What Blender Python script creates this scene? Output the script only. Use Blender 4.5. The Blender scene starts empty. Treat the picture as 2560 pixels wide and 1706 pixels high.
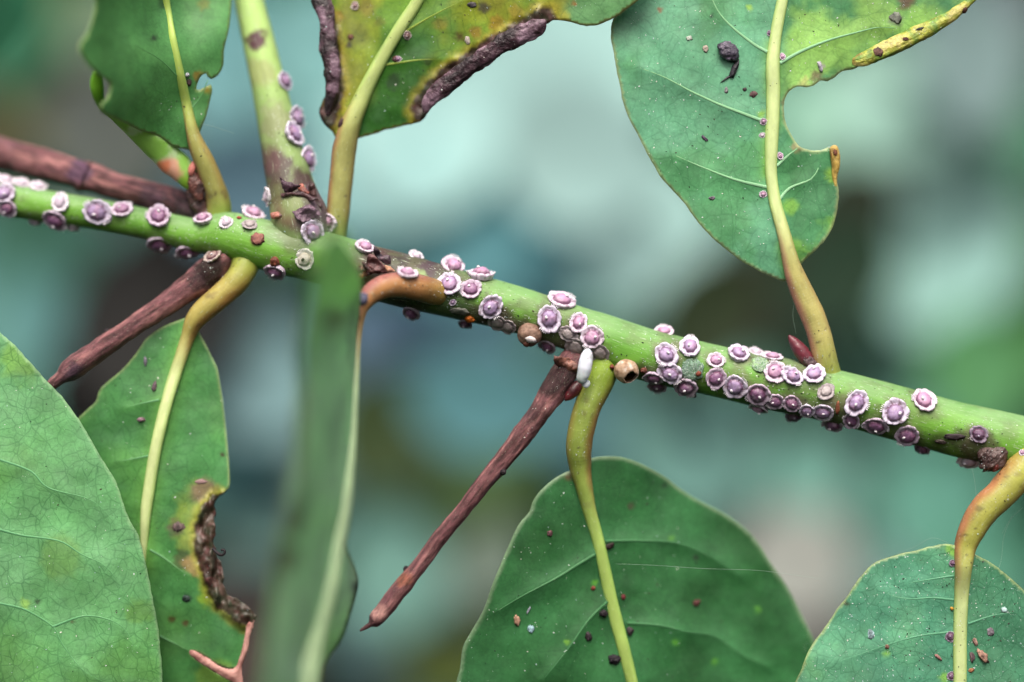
import bpy, math, random
import numpy as np
from mathutils import Vector, Matrix
from mathutils.geometry import delaunay_2d_cdt
from mathutils.bvhtree import BVHTree

random.seed(7)
R = math.radians
sc = bpy.context.scene
# 1 unit = 1 cm.  S source pixels per cm in the plane of focus, D cm from camera to that plane.
S, D = 150.0, 36.0

# ------------------------------------------------------------------ camera
cam = bpy.data.cameras.new('camera')
cam.sensor_width = 36.0
cam.lens = 36.0 * D / (2560 / S)
cam.clip_start = 0.5
cam.clip_end = 2000
cam.dof.use_dof = True
cam.dof.focus_distance = D - 0.02
APERTURE = 2.7                                   # cm, lens opening
cam.dof.aperture_fstop = cam.lens * 1e-3 / APERTURE
camo = bpy.data.objects.new('camera', cam)
sc.collection.objects.link(camo)
camo.location = (0, -D, 0)
camo.rotation_euler = (R(90), 0, 0)
sc.camera = camo
CAM = Vector((0, -D, 0))

# ------------------------------------------------------------------ light
SUN_EL, SUN_AZ = 56, 182                         # azimuth clockwise from +Y
w = bpy.data.worlds.new('World')
sc.world = w
w.use_nodes = True
nt = w.node_tree
sky = nt.nodes.new('ShaderNodeTexSky')
sky.sky_type = 'NISHITA'
sky.sun_disc = False
sky.sun_elevation = R(SUN_EL)
sky.sun_rotation = R(SUN_AZ)
sky.air_density = 0.7
sky.dust_density = 8.0
sky.ozone_density = 0.4
bg = nt.nodes['Background']
bg.inputs['Strength'].default_value = 0.105
nt.links.new(sky.outputs[0], bg.inputs['Color'])
sun = bpy.data.lights.new('sun', 'SUN')
sun.energy = 1.5
sun.angle = R(35)
sun.color = (1.0, 0.96, 0.9)
suno = bpy.data.objects.new('sun', sun)
sc.collection.objects.link(suno)
sd = Vector((math.sin(R(SUN_AZ)) * math.cos(R(SUN_EL)), math.cos(R(SUN_AZ)) * math.cos(R(SUN_EL)), math.sin(R(SUN_EL))))
suno.rotation_euler = (-sd).to_track_quat('-Z', 'Y').to_euler()
suno.location = sd * 60

sc.view_settings.view_transform = 'Standard'
sc.view_settings.look = 'None'
sc.view_settings.gamma = 1.0
sc.view_settings.exposure = 0.98
sc.view_settings.use_curve_mapping = False
sc.render.engine = 'CYCLES'
sc.cycles.use_denoising = True
sc.cycles.max_bounces = 6
sc.cycles.diffuse_bounces = 3
sc.cycles.glossy_bounces = 2
sc.cycles.transmission_bounces = 3
sc.cycles.caustics_reflective = False
sc.cycles.caustics_refractive = False

# ------------------------------------------------------------------ helpers
KEXP = 1.25                                       # lit colour / base colour


def lin(c):
    c = np.asarray(c, float) / 255.0
    return np.where(c <= 0.04045, c / 12.92, ((c + 0.055) / 1.055) ** 2.4)


def alb(c):
    return np.minimum(lin(c) / KEXP, 0.82)


def P(px, py, y=0.0):
    f = (D + y) / D
    return np.array(((px - 1280) / S * f, y, (853 - py) / S * f))


def to_px(v):
    f = D / (D + v[..., 1])
    return np.stack((v[..., 0] * f * S + 1280, 853 - v[..., 2] * f * S), -1)


def _hash(i, j, k):
    n = (i * 374761393 + j * 668265263 + k * 2147483647 + 1013904223) & 0xffffffff
    n = ((n ^ (n >> 13)) * 1274126177) & 0xffffffff
    n = ((n ^ (n >> 16)) * 2246822519) & 0xffffffff
    return ((n ^ (n >> 15)) & 0xffff) / 32767.5 - 1.0


def vnoise(p):
    p = np.asarray(p, float)
    i = np.floor(p).astype(np.int64)
    f = p - i
    u = f * f * (3 - 2 * f)
    r = 0
    for a in (0, 1):
        for b in (0, 1):
            for c in (0, 1):
                wgt = (u[:, 0] if a else 1 - u[:, 0]) * (u[:, 1] if b else 1 - u[:, 1]) * (u[:, 2] if c else 1 - u[:, 2])
                r = r + wgt * _hash(i[:, 0] + a, i[:, 1] + b, i[:, 2] + c)
    return r


def fbm(p, octs=4):
    p = np.asarray(p, float)
    r, a, t = 0, 1.0, 0
    for o in range(octs):
        r = r + a * vnoise(p * (2.03 ** o) + 17.3 * o)
        t += a
        a *= 0.5
    return r / t


def sstep(a, b, x):
    t = np.clip((x - a) / (b - a), 0, 1)
    return t * t * (3 - 2 * t)


def mixc(c0, c1, t):
    t = np.asarray(t)[..., None]
    return c0 * (1 - t) + c1 * t


def crom(pts, step):
    """Catmull-Rom through rows of pts, about one sample per 'step' of the first two/three columns."""
    pts = np.asarray(pts, float)
    p = np.vstack((2 * pts[0] - pts[1], pts, 2 * pts[-1] - pts[-2]))
    out = []
    for i in range(1, len(p) - 2):
        n = max(1, int(np.linalg.norm(p[i + 1, :3] - p[i, :3]) / step))
        t = (np.arange(n) / n)[:, None]
        a, b, c, d = p[i - 1], p[i], p[i + 1], p[i + 2]
        out.append(0.5 * (2 * b + (c - a) * t + (2 * a - 5 * b + 4 * c - d) * t ** 2 + (3 * b - a - 3 * c + d) * t ** 3))
    out.append(pts[-1:])
    return np.vstack(out)


COL = sc.collection


def mkobj(name, V, F, mat, parent=None, col=None, tc=None, smooth=True):
    me = bpy.data.meshes.new(name)
    me.from_pydata([tuple(v) for v in V], [], [tuple(int(i) for i in f) for f in F])
    if col is not None:
        a = me.attributes.new('Col', 'FLOAT_COLOR', 'POINT')
        c = np.ones((len(V), 4), np.float32)
        c[:, :3] = np.clip(col, 0.0, 0.9)
        a.data.foreach_set('color', c.ravel())
    if tc is not None:
        a = me.attributes.new('tc', 'FLOAT_VECTOR', 'POINT')
        a.data.foreach_set('vector', np.asarray(tc, np.float32).ravel())
    if smooth:
        me.polygons.foreach_set('use_smooth', [True] * len(me.polygons))
    me.materials.append(mat)
    me.update()
    o = bpy.data.objects.new(name, me)
    COL.objects.link(o)
    if parent is not None:
        o.parent = parent
    return o


def tag(o, label=None, cat=None, group=None, kind=None):
    if label: o['label'] = label
    if cat: o['category'] = cat
    if group: o['group'] = group
    if kind: o['kind'] = kind
    return o


def empty(name, loc=(0, 0, 0)):
    o = bpy.data.objects.new(name, None)
    o.empty_display_size = 0.1
    o.location = loc
    COL.objects.link(o)
    return o


# ------------------------------------------------------------------ materials
def base_mat(name, rough=0.5, spec=0.5):
    m = bpy.data.materials.new(name)
    m.use_nodes = True
    t = m.node_tree
    b = t.nodes['Principled BSDF']
    b.inputs['Roughness'].default_value = rough
    b.inputs['Specular IOR Level'].default_value = spec
    at = t.nodes.new('ShaderNodeAttribute')
    at.attribute_name = 'Col'
    return m, t, b, at


def N(t, kind, **kw):
    n = t.nodes.new(kind)
    for k, v in kw.items():
        setattr(n, k, v)
    return n


def noise_node(t, vec, scale, detail=4, rough=0.6):
    n = N(t, 'ShaderNodeTexNoise')
    n.inputs['Scale'].default_value = scale
    n.inputs['Detail'].default_value = detail
    n.inputs['Roughness'].default_value = rough
    t.links.new(vec, n.inputs['Vector'])
    return n.outputs['Fac']


def ramp(t, fac, lo, hi, a=0.0, b=1.0):
    n = N(t, 'ShaderNodeMapRange')
    n.inputs['From Min'].default_value = lo
    n.inputs['From Max'].default_value = hi
    n.inputs['To Min'].default_value = a
    n.inputs['To Max'].default_value = b
    t.links.new(fac, n.inputs['Value'])
    return n.outputs['Result']


def mul(t, a, b, op='MULTIPLY'):
    n = N(t, 'ShaderNodeMath', operation=op)
    for i, x in enumerate((a, b)):
        if isinstance(x, (int, float)):
            n.inputs[i].default_value = x
        else:
            t.links.new(x, n.inputs[i])
    return n.outputs[0]


def mixcol(t, fac, a, b, blend='MIX'):
    n = N(t, 'ShaderNodeMix', data_type='RGBA', blend_type=blend)
    for sock, x in ((n.inputs['Factor'], fac), (n.inputs['A'], a), (n.inputs['B'], b)):
        if isinstance(x, (int, float)):
            sock.default_value = x
        elif isinstance(x, (tuple, list)):
            sock.default_value = (*x, 1) if len(x) == 3 else x
        else:
            t.links.new(x, sock)
    return n.outputs['Result']


def scalec(t, col, fac):
    n = N(t, 'ShaderNodeVectorMath', operation='SCALE')
    t.links.new(col, n.inputs[0])
    t.links.new(fac, n.inputs['Scale'])
    return n.outputs[0]


def bump(t, b, h, strength, dist):
    n = N(t, 'ShaderNodeBump')
    n.inputs['Strength'].default_value = strength
    n.inputs['Distance'].default_value = dist
    t.links.new(h, n.inputs['Height'])
    t.links.new(n.outputs[0], b.inputs['Normal'])


def leaf_mat(name, veins=0.5, vscale=3.6, rough=0.42, trans=0.12, spec=0.4, cells=0.12, bloom=0.28):
    m, t, b, at = base_mat(name, rough, spec)
    co = N(t, 'ShaderNodeTexCoord').outputs['Object']
    warp = N(t, 'ShaderNodeTexNoise')
    warp.inputs['Scale'].default_value = 2.2
    warp.inputs['Detail'].default_value = 2
    t.links.new(co, warp.inputs['Vector'])
    wv = N(t, 'ShaderNodeVectorMath', operation='SCALE')
    wv.inputs['Scale'].default_value = 0.3
    t.links.new(warp.outputs['Color'], wv.inputs[0])
    ad = N(t, 'ShaderNodeVectorMath', operation='ADD')
    t.links.new(co, ad.inputs[0])
    t.links.new(wv.outputs[0], ad.inputs[1])
    sp = N(t, 'ShaderNodeSeparateXYZ')                            # veins run through the thickness
    t.links.new(ad.outputs[0], sp.inputs[0])
    cb = N(t, 'ShaderNodeCombineXYZ')
    t.links.new(sp.outputs['X'], cb.inputs['X'])
    t.links.new(sp.outputs['Z'], cb.inputs['Y'])
    v = cb.outputs[0]

    def net(scale, width):
        n = N(t, 'ShaderNodeTexVoronoi', feature='DISTANCE_TO_EDGE', voronoi_dimensions='2D')
        n.inputs['Scale'].default_value = scale
        n.inputs['Randomness'].default_value = 0.95
        t.links.new(v, n.inputs['Vector'])
        return ramp(t, n.outputs['Distance'], 0.0, width, 1.0, 0.0)
    big = net(vscale * 0.3, 0.024)
    med = net(vscale, 0.08)
    sml = net(vscale * 2.4, 0.12)
    patch = ramp(t, noise_node(t, co, 0.9, 3), 0.35, 0.65)
    line = mul(t, mul(t, big, 0.9, 'MULTIPLY'), mul(t, mul(t, med, 0.8), mul(t, sml, 0.34), 'MAXIMUM'), 'MAXIMUM')
    line = mul(t, line, mul(t, mul(t, ramp(t, patch, 0, 1, 0.55, 1.0), ramp(t, noise_node(t, co, 6.0, 3), 0.3, 0.6, 0.6, 1.0)), veins))
    n1 = noise_node(t, co, 1.1, 4)
    n2 = noise_node(t, co, 22.0, 3)
    n3 = noise_node(t, co, 5.0, 5, 0.7)
    shade = mul(t, mul(t, ramp(t, n1, 0.25, 0.75, 0.66, 1.3), ramp(t, n2, 0.25, 0.75, 0.84, 1.16)), ramp(t, n3, 0.25, 0.75, 0.84, 1.16))
    col = scalec(t, at.outputs['Color'], shade)
    # faint bluish bloom in soft patches, yellower elsewhere
    bl = ramp(t, noise_node(t, co, 1.7, 4), 0.45, 0.72, 0.0, bloom)
    col = mixcol(t, bl, col, (0.17, 0.33, 0.2))
    col = mixcol(t, line, col, mixcol(t, 1.0, col, (0.18, 0.36, 0.30), 'MULTIPLY'))
    t.links.new(col, b.inputs['Base Color'])
    t.links.new(ramp(t, n2, 0.3, 0.7, rough - 0.08, rough + 0.12), b.inputs['Roughness'])
    h = mul(t, mul(t, line, -1.0), mul(t, n2, 0.5), 'ADD')
    bump(t, b, h, cells, 0.02)
    tr = N(t, 'ShaderNodeBsdfTranslucent')
    t.links.new(mixcol(t, 1.0, col, (0.9, 1.0, 0.45), 'MULTIPLY'), tr.inputs['Color'])
    mx = N(t, 'ShaderNodeMixShader')
    mx.inputs[0].default_value = trans
    t.links.new(b.outputs[0], mx.inputs[1])
    t.links.new(tr.outputs[0], mx.inputs[2])
    t.links.new(mx.outputs[0], t.nodes['Material Output'].inputs['Surface'])
    return m


def stem_mat(name, along, around, var=0.25, rough=0.5, bumpd=0.01, specks=0.35, spec=0.4, rings=0.0):
    m, t, b, at = base_mat(name, rough, spec)
    tc = N(t, 'ShaderNodeAttribute', attribute_name='tc').outputs['Vector']
    mp = N(t, 'ShaderNodeMapping')
    mp.inputs['Scale'].default_value = (along, around, around)
    t.links.new(tc, mp.inputs['Vector'])
    n1 = noise_node(t, mp.outputs[0], 1.0, 6, 0.65)
    n2 = noise_node(t, mp.outputs[0], 5.0, 3, 0.6)
    col = scalec(t, at.outputs['Color'], ramp(t, n1, 0.25, 0.75, 1 - var, 1 + var))
    # pale lenticel flecks
    fl = ramp(t, n2, 0.61, 0.69, 0.0, specks)
    col = mixcol(t, fl, col, (0.42, 0.5, 0.36))
    t.links.new(col, b.inputs['Base Color'])
    t.links.new(ramp(t, n1, 0.3, 0.7, rough - 0.08, rough + 0.1), b.inputs['Roughness'])
    h = mul(t, n1, mul(t, n2, 0.4), 'ADD')
    if rings:
        wv = N(t, 'ShaderNodeTexWave', wave_type='BANDS', bands_direction='X')
        wv.inputs['Scale'].default_value = 6.0
        wv.inputs['Distortion'].default_value = 5.0
        wv.inputs['Detail'].default_value = 2
        t.links.new(tc, wv.inputs['Vector'])
        h = mul(t, h, mul(t, wv.outputs['Fac'], rings), 'ADD')
    bump(t, b, h, 0.6, bumpd)
    return m


def obj_mat(name, rough=0.6, spec=0.3, var=0.2, scale=18.0, bumpd=0.01, sss=0.0):
    m, t, b, at = base_mat(name, rough, spec)
    co = N(t, 'ShaderNodeTexCoord').outputs['Object']
    n1 = noise_node(t, co, scale, 4)
    col = scalec(t, at.outputs['Color'], ramp(t, n1, 0.25, 0.75, 1 - var, 1 + var))
    t.links.new(col, b.inputs['Base Color'])
    bump(t, b, n1, 0.6, bumpd)
    if sss:
        b.inputs['Subsurface Weight'].default_value = sss
        b.inputs['Subsurface Radius'].default_value = (0.05, 0.03, 0.03)
        b.inputs['Subsurface Scale'].default_value = 1.0
    return m


M_LEAF = leaf_mat('leaf_blade', 0.5, bloom=0.16)
M_NET = leaf_mat('leaf_blade_netted', 0.8, 4.9, 0.46, bloom=0.18)
M_DARK = leaf_mat('leaf_blade_smooth', 0.3, 3.0, 0.46, bloom=0.06, spec=0.3)
M_THIN = leaf_mat('leaf_blade_thin', 0.1, 3.0, 0.6, trans=0.5, bloom=0.0, spec=0.3)
M_STEM = stem_mat('green_stem', 1.6, 9.0, 0.16, 0.5, 0.014, 0.6, 0.3)
M_PET = stem_mat('leaf_stalk', 2.5, 6.0, 0.24, 0.48, 0.014, 0.3, 0.35, rings=0.13)
M_PET2 = stem_mat('leaf_rib_base', 2.5, 6.0, 0.2, 0.48, 0.012, 0.3, 0.35)
M_RIB = stem_mat('leaf_rib', 2.0, 8.0, 0.08, 0.5, 0.004, 0.15)
M_BARK = stem_mat('dead_bark', 5.0, 15.0, 0.8, 0.7, 0.06, 0.3, 0.3)
M_SCORCH = obj_mat('scorched_margin', 0.4, 0.5, 0.4, 9.0, 0.02)
M_CRISP = obj_mat('withered_edge', 0.45, 0.5, 0.5, 14.0, 0.06)
M_WAX = obj_mat('white_wax', 0.5, 0.4, 0.10, 9.0, 0.003)
M_DOME = obj_mat('mauve_shell', 0.38, 0.5, 0.22, 26.0, 0.006)
M_DEBRIS = obj_mat('debris', 0.6, 0.3, 0.35, 30.0, 0.02)
M_BUD = obj_mat('bud', 0.35, 0.5, 0.3, 16.0, 0.02)
M_SILK = obj_mat('silk', 0.4, 0.4, 0.05, 5.0, 0.0)
M_DUST = obj_mat('dust', 0.7, 0.2, 0.1, 5.0, 0.0)

m, t, b, at = base_mat('blurred_foliage', 0.6, 0.15)
t.links.new(at.outputs['Color'], b.inputs['Base Color'])
M_FAR = m


# ------------------------------------------------------------------ geometry builders
def sweep(path, seg=40, step=0.04, closed_ends=(True, True), disp=None, squash=1.0):
    """path: rows (px, py, y, r_px).  Returns a dict with verts, faces and per-vertex coordinates."""
    w_ = np.array([np.append(P(a, b_, c), r / S * (D + c) / D) for a, b_, c, r in path])
    q = crom(w_, step)
    pos, rad = q[:, :3], np.maximum(q[:, 3], 0.002)
    tan = np.gradient(pos, axis=0)
    tan /= np.linalg.norm(tan, axis=1)[:, None]
    e1 = np.zeros_like(pos)
    prev = np.array((0, -1.0, 0))
    for i in range(len(pos)):
        v = prev - tan[i] * prev.dot(tan[i])
        v /= np.linalg.norm(v)
        e1[i] = v
        prev = v
    e2 = np.cross(tan, e1)
    s = np.concatenate(([0], np.cumsum(np.linalg.norm(np.diff(pos, axis=0), axis=1))))
    th = np.arange(seg) / seg * 2 * math.pi
    ct, st = np.cos(th), np.sin(th)
    n = len(pos)
    S_ = np.repeat(s[:, None], seg, 1)
    TH = np.repeat(th[None], n, 0)
    sq = np.full(n, squash) if not callable(squash) else squash(s / s[-1])
    dirs = e1[:, None] * (ct[None] * sq[:, None])[:, :, None] + e2[:, None] * st[None, :, None]
    if disp is not None:
        q0 = (pos[:, None] + dirs * rad[:, None, None]).reshape(-1, 3)
        dd = disp(q0, S_.ravel(), TH.ravel(), s[-1]).reshape(n, seg)
    else:
        dd = np.zeros((n, seg))
    V = pos[:, None] + dirs * (rad[:, None] * (1 + dd))[:, :, None]
    V = V.reshape(-1, 3)
    idx = np.arange(n * seg).reshape(n, seg)
    a = idx[:-1]
    b_ = np.roll(a, -1, 1)
    d_ = idx[1:]
    c = np.roll(d_, -1, 1)
    F = np.stack((a, b_, c, d_), -1).reshape(-1, 4).tolist()
    T = (S_ / s[-1]).ravel()
    extra = []
    for k, (flag, ring, cen, out) in enumerate(((closed_ends[0], idx[0], pos[0], -tan[0]), (closed_ends[1], idx[-1], pos[-1], tan[-1]))):
        if flag:
            ci = len(V) + len(extra)
            extra.append(cen + out * rad[0 if k == 0 else -1] * 0.25)
            for j in range(seg):
                f = (ring[j], ring[(j + 1) % seg], ci)
                F.append(f if k else f[::-1])
    rr = np.repeat(rad, seg)
    tc = np.stack((S_.ravel(), rr * np.cos(TH.ravel()), rr * np.sin(TH.ravel())), -1)
    ext_t = [0.0 if i == 0 and closed_ends[0] else 1.0 for i in range(len(extra))]
    if extra:
        V = np.vstack((V, extra))
        T = np.append(T, ext_t)
        tc = np.vstack((tc, [[x * s[-1], 0, 0] for x in ext_t]))
    TH = np.append(TH.ravel(), [0] * len(extra))
    return dict(V=V, F=F, t=T, th=TH, tc=tc, px=to_px(V), L=s[-1], n=n, seg=seg)


def stains(col, px, lst, seed=0.0):
    """lst: (px, py, radius, colour, strength) natural blotches with ragged outlines."""
    for k, (x, y, r, c, a) in enumerate(lst):
        d = np.hypot(px[:, 0] - x, px[:, 1] - y)
        near = d < r * 2.2
        if not near.any():
            continue
        q = np.stack((px[near, 0] / max(8, r * 0.45), px[near, 1] / max(8, r * 0.45), np.full(near.sum(), seed + k * 3.7)), -1)
        f = sstep(1.15, 0.55, d[near] / r + 0.55 * fbm(q, 4)) * a
        col[near] = mixc(col[near], alb(c), f)
    return col


def seg_dist(p, line):
    """distance in px from points p to a polyline"""
    best = np.full(len(p), 1e9)
    par = np.zeros(len(p))
    side = np.zeros(len(p))
    for i in range(len(line) - 1):
        a, b_ = line[i], line[i + 1]
        ab = b_ - a
        tt = np.clip(((p - a) @ ab) / max(ab @ ab, 1e-9), 0, 1)
        q = a + tt[:, None] * ab
        d = np.hypot(*(p - q).T)
        m_ = d < best
        best[m_] = d[m_]
        par[m_] = (i + tt[m_]) / (len(line) - 1)
        side[m_] = np.sign(ab[0] * (p[m_, 1] - a[1]) - ab[1] * (p[m_, 0] - a[0]))
    return best, par, side


def inside(p, poly):
    x, y = p[:, 0], p[:, 1]
    r = np.zeros(len(p), bool)
    j = len(poly) - 1
    for i in range(len(poly)):
        xi, yi = poly[i]
        xj, yj = poly[j]
        c = ((yi > y) != (yj > y)) & (x < (xj - xi) * (y - yi) / (yj - yi + 1e-12) + xi)
        r ^= c
        j = i
    return r


class Tps:
    """smooth depth (cm) through control points (px, py, y)"""
    def __init__(self, pts):
        p = np.asarray(pts, float)
        self.x = p[:, :2] / 300.0
        n = len(p)
        A = np.zeros((n + 3, n + 3))
        A[:n, :n] = self.k(self.x, self.x) + np.eye(n) * 1e-3
        A[:n, n] = 1
        A[:n, n + 1:] = self.x
        A[n:, :n] = A[:n, n:].T
        self.c = np.linalg.solve(A, np.concatenate((p[:, 2], [0, 0, 0])))

    def k(self, a, b_):
        r2 = ((a[:, None] - b_[None]) ** 2).sum(-1)
        return 0.5 * r2 * np.log(r2 + 1e-9)

    def __call__(self, q):
        q = np.asarray(q, float) / 300.0
        return self.k(q, self.x) @ self.c[:-3] + self.c[-3] + q @ self.c[-2:]


BVH_SRC = {}


def add_src(key, V, F):
    BVH_SRC.setdefault(key, []).append((np.asarray(V), F))


def bvh(*keys):
    vs, fs, off = [], [], 0
    for k in keys:
        for V, F in BVH_SRC[k]:
            vs.extend(map(tuple, V))
            fs.extend([tuple(int(i) + off for i in f) for f in F])
            off += len(V)
    return BVHTree.FromPolygons(vs, fs)


def build_leaf(name, outline, depth, color, mat, parent, rib=None, veins=(), stalk_n=0, step=7.5, thick=0.028,
               fold=0.0, undul=0.05, jag=0.0, key=None, seed=0.0, stain=(), rib_col=(190, 215, 140), stalk_col=None, rim=(150, 175, 120),
               burn=(), crumple=0.0, rim_w=4.0, vein_col=(120, 185, 130), vein_r=3.2, rib_mat=None, puck=0.045, rimk=0.75):
    """A blade traced at its own depth, with thickness; the stalk, rib and main veins are parts of the leaf."""
    ol = crom(np.array([(a, b_) for a, b_ in outline] + [outline[0]], float), step)[:-1]
    if jag:
        q = np.column_stack((ol / 9.0, np.full(len(ol), seed)))
        ol = ol + np.column_stack((fbm(q, 3), fbm(q + 41, 3))) * jag
    lo, hi = ol.min(0), ol.max(0)
    gx = np.arange(lo[0], hi[0], step)
    gy = np.arange(lo[1], hi[1], step * 0.87)
    X, Y = np.meshgrid(gx, gy)
    X[1::2] += step / 2
    g = np.column_stack((X.ravel(), Y.ravel()))
    g = g[inside(g, ol)]
    d, _, _ = seg_dist(g, np.vstack((ol, ol[:1])))
    g = g[d > step * 0.6]
    pts = np.vstack((ol, g))
    res = delaunay_2d_cdt([Vector(p) for p in pts], [], [list(range(len(ol)))], 1, 1e-4)
    p2 = np.array([tuple(v) for v in res[0]])
    tri = [f for f in res[2]]
    dedge, _, _ = seg_dist(p2, np.vstack((ol, ol[:1])))
    ribp = None
    if rib is not None:
        ribp = crom(np.array([(r[0], r[1]) for r in rib[max(0, stalk_n - 1):]], float), 12)
        dr, tr_, side = seg_dist(p2, ribp)
    else:
        dr, tr_, side = np.full(len(p2), 500.0), np.zeros(len(p2)), np.ones(len(p2))
    vl = [crom(np.array(v, float), 12) for v in veins]
    dv = np.full(len(p2), 1e9)
    for v in vl:
        dv = np.minimum(dv, seg_dist(p2, v)[0])

    def dep(q, ndr=None, ndv=None):
        y = depth(q)
        nn = np.column_stack((q / 120.0, np.full(len(q), seed)))
        y = y + undul * fbm(nn, 3)
        if ndr is not None:
            y = y + fold * np.minimum(ndr, 300) / 150.0 - 0.035 * np.exp(-(ndr / 26.0) ** 2)
        if ndv is not None:
            y = y - puck * np.exp(-ndv / 30.0)
        return y
    y = dep(p2, dr, dv)
    for bl, w1, w2, cin, cout in burn:                    # dead tissue shrivels
        db = seg_dist(p2, crom(np.array(bl, float), 10))[0]
        k_ = sstep(w1 + 14, w1 - 8, db) * crumple
        nn = np.column_stack((p2 / (16.0, 44.0), np.full(len(p2), seed + 9)))
        y = y + k_ * (fbm(nn, 3) - 0.9 * np.abs(fbm(nn * 1.4 + 5, 2)) - 0.1)
    V = np.array([P(a, b_, c) for (a, b_), c in zip(p2, y)])
    col = color(p2, dr, tr_, side, dedge, dv)
    col = stains(col, p2, stain, seed)
    if rim is not None:
        rr = sstep(rim_w, rim_w * 0.3, dedge)
        col = mixc(col, alb(rim), rimk * rr)
    for bl, w1, w2, cin, cout in burn:
        db = seg_dist(p2, crom(np.array(bl, float), 10))[0] + 9 * fbm(np.column_stack((p2 / 16.0, np.full(len(p2), seed + 3))), 4)
        col = mixc(col, alb(cout), 0.85 * sstep(w2, w1, db))
        bc = mixc(np.repeat(alb(cin)[None], len(p2), 0), alb(tuple(np.minimum(255, np.array(cin) * 1.5))), sstep(0.05, 0.4, fbm(np.column_stack((p2 / 11.0, np.full(len(p2), seed + 6))), 4)))
        bc = mixc(bc, alb(tuple(np.array(cin) * 0.5)), sstep(0.0, -0.35, fbm(np.column_stack((p2 / 14.0, np.full(len(p2), seed + 16))), 4)))
        col = mixc(col, bc, 0.95 * sstep(w1 + 5, w1 - 5, db)[:])
    # all triangles face the camera
    F = []
    for f in tri:
        a, b_, c = (V[i] for i in f)
        nrm = np.cross(b_ - a, c - a)
        F.append(f if nrm[1] < 0 else f[::-1])
    o = mkobj(name, V, F, mat, parent, col)
    so = o.modifiers.new('thickness', 'SOLIDIFY')
    so.thickness = thick
    so.offset = -1
    add_src(key or 'leaf', V, F)
    if key:
        add_src('leaf', V, F)

    def depth_at(q):
        q = np.atleast_2d(q)
        a = seg_dist(q, ribp)[0] if ribp is not None else None
        b2 = np.full(len(q), 1e9)
        for v in vl:
            b2 = np.minimum(b2, seg_dist(q, v)[0])
        return dep(q, a, b2)
    if rib is not None:
        path = []
        for i, rw in enumerate(rib):
            r = rw[2] / 2
            if i < stalk_n:
                path.append((rw[0], rw[1], rw[3], r))
            else:
                dz = depth_at((rw[0], rw[1]))[0]
                path.append((rw[0], rw[1], dz - 0.1 * r / S, r))
        wl = np.array([P(*p_[:3]) for p_ in path])
        cl = np.concatenate(([0], np.cumsum(np.linalg.norm(np.diff(wl, axis=0), axis=1))))
        t0 = cl[min(stalk_n, len(path) - 1)] / cl[-1] if stalk_n else 0.0
        sw = sweep(path, 36, 0.035, (False, True), lambda q, s, th, L: 0.05 * fbm(q * 4, 3),
                   squash=lambda t_: 1.0 - 0.4 * sstep(t0, t0 + 0.12, t_))
        cc = np.repeat(alb(rib_col)[None], len(sw['V']), 0)
        cc = mixc(cc, alb((150, 190, 90)), 0.6 * sstep(0.35, 1.0, np.abs(np.sin(sw['th']))))
        if stalk_n and stalk_col:
            ps = stalk_col(dict(sw, t=np.clip(sw['t'] / max(t0, 1e-3), 0, 1)))
            cc = mixc(ps, cc, sstep(t0 * 0.85, t0 + 0.16, sw['t']))
        seg_, n_r = sw['seg'], sw['n']
        k = int(np.searchsorted(sw['t'][:n_r * seg_:seg_], t0)) if stalk_n else 0
        k = min(max(k, 0), n_r - 3)

        def cut(a_, b_, nm, mt):
            sel = np.zeros(len(sw['V']), bool)
            sel[a_ * seg_:(b_ + 1) * seg_] = True
            if b_ == n_r - 1:
                sel[n_r * seg_:] = True
            mp = np.cumsum(sel) - 1
            ff = [[int(mp[i_]) for i_ in f_] for f_ in sw['F'] if all(sel[i_] for i_ in f_)]
            mkobj(nm, sw['V'][sel], ff, mt, o, cc[sel], sw['tc'][sel])
        if stalk_n:
            cut(0, k, 'petiole', M_PET)
        cut(k, n_r - 1, 'midrib', rib_mat or (M_PET2 if stalk_n else M_RIB))
        add_src('stalk', sw['V'], sw['F'])
    for v in vl:
        n = len(v)
        dz = depth_at(v)
        pth = [(v[i, 0], v[i, 1], dz[i] + 0.004, vein_r * (1.25 - 1.05 * i / n)) for i in range(n)]
        sw = sweep(pth, 12, 0.08, (False, True), squash=0.42)
        cc = mixc(np.repeat(alb(vein_col)[None], len(sw['V']), 0), col.mean(0), 0.25 + 0.5 * sw['t'])
        mkobj('vein', sw['V'], sw['F'], M_RIB, o, cc, sw['tc'])
    return o, depth_at


def ico(sub=2):
    import bmesh
    bm = bmesh.new()
    bmesh.ops.create_icosphere(bm, subdivisions=sub, radius=1)
    V = np.array([tuple(v.co) for v in bm.verts])
    F = [tuple(v.index for v in f.verts) for f in bm.faces]
    bm.free()
    return V, F


ICO = {k: ico(k) for k in (1, 2, 3, 4)}


def lump(size, amp=0.25, freq=1.6, seed=0.0, sub=3, oct_=4):
    V, F = ICO[sub]
    V = V * (1 + amp * fbm(V * freq + seed, oct_) + amp * (0.2 - np.abs(fbm(V * freq * 2 + seed + 7, 3))))[:, None]
    return V * np.asarray(size), F


def frame(normal, spin=0.0, up=None):
    n = Vector(normal).normalized()
    a = Vector(up) if up is not None else n.orthogonal()
    a = (a - n * a.dot(n)).normalized()
    b_ = n.cross(a)
    m_ = Matrix((a, b_, n)).transposed()
    return m_ @ Matrix.Rotation(spin, 3, 'Z')


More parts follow.
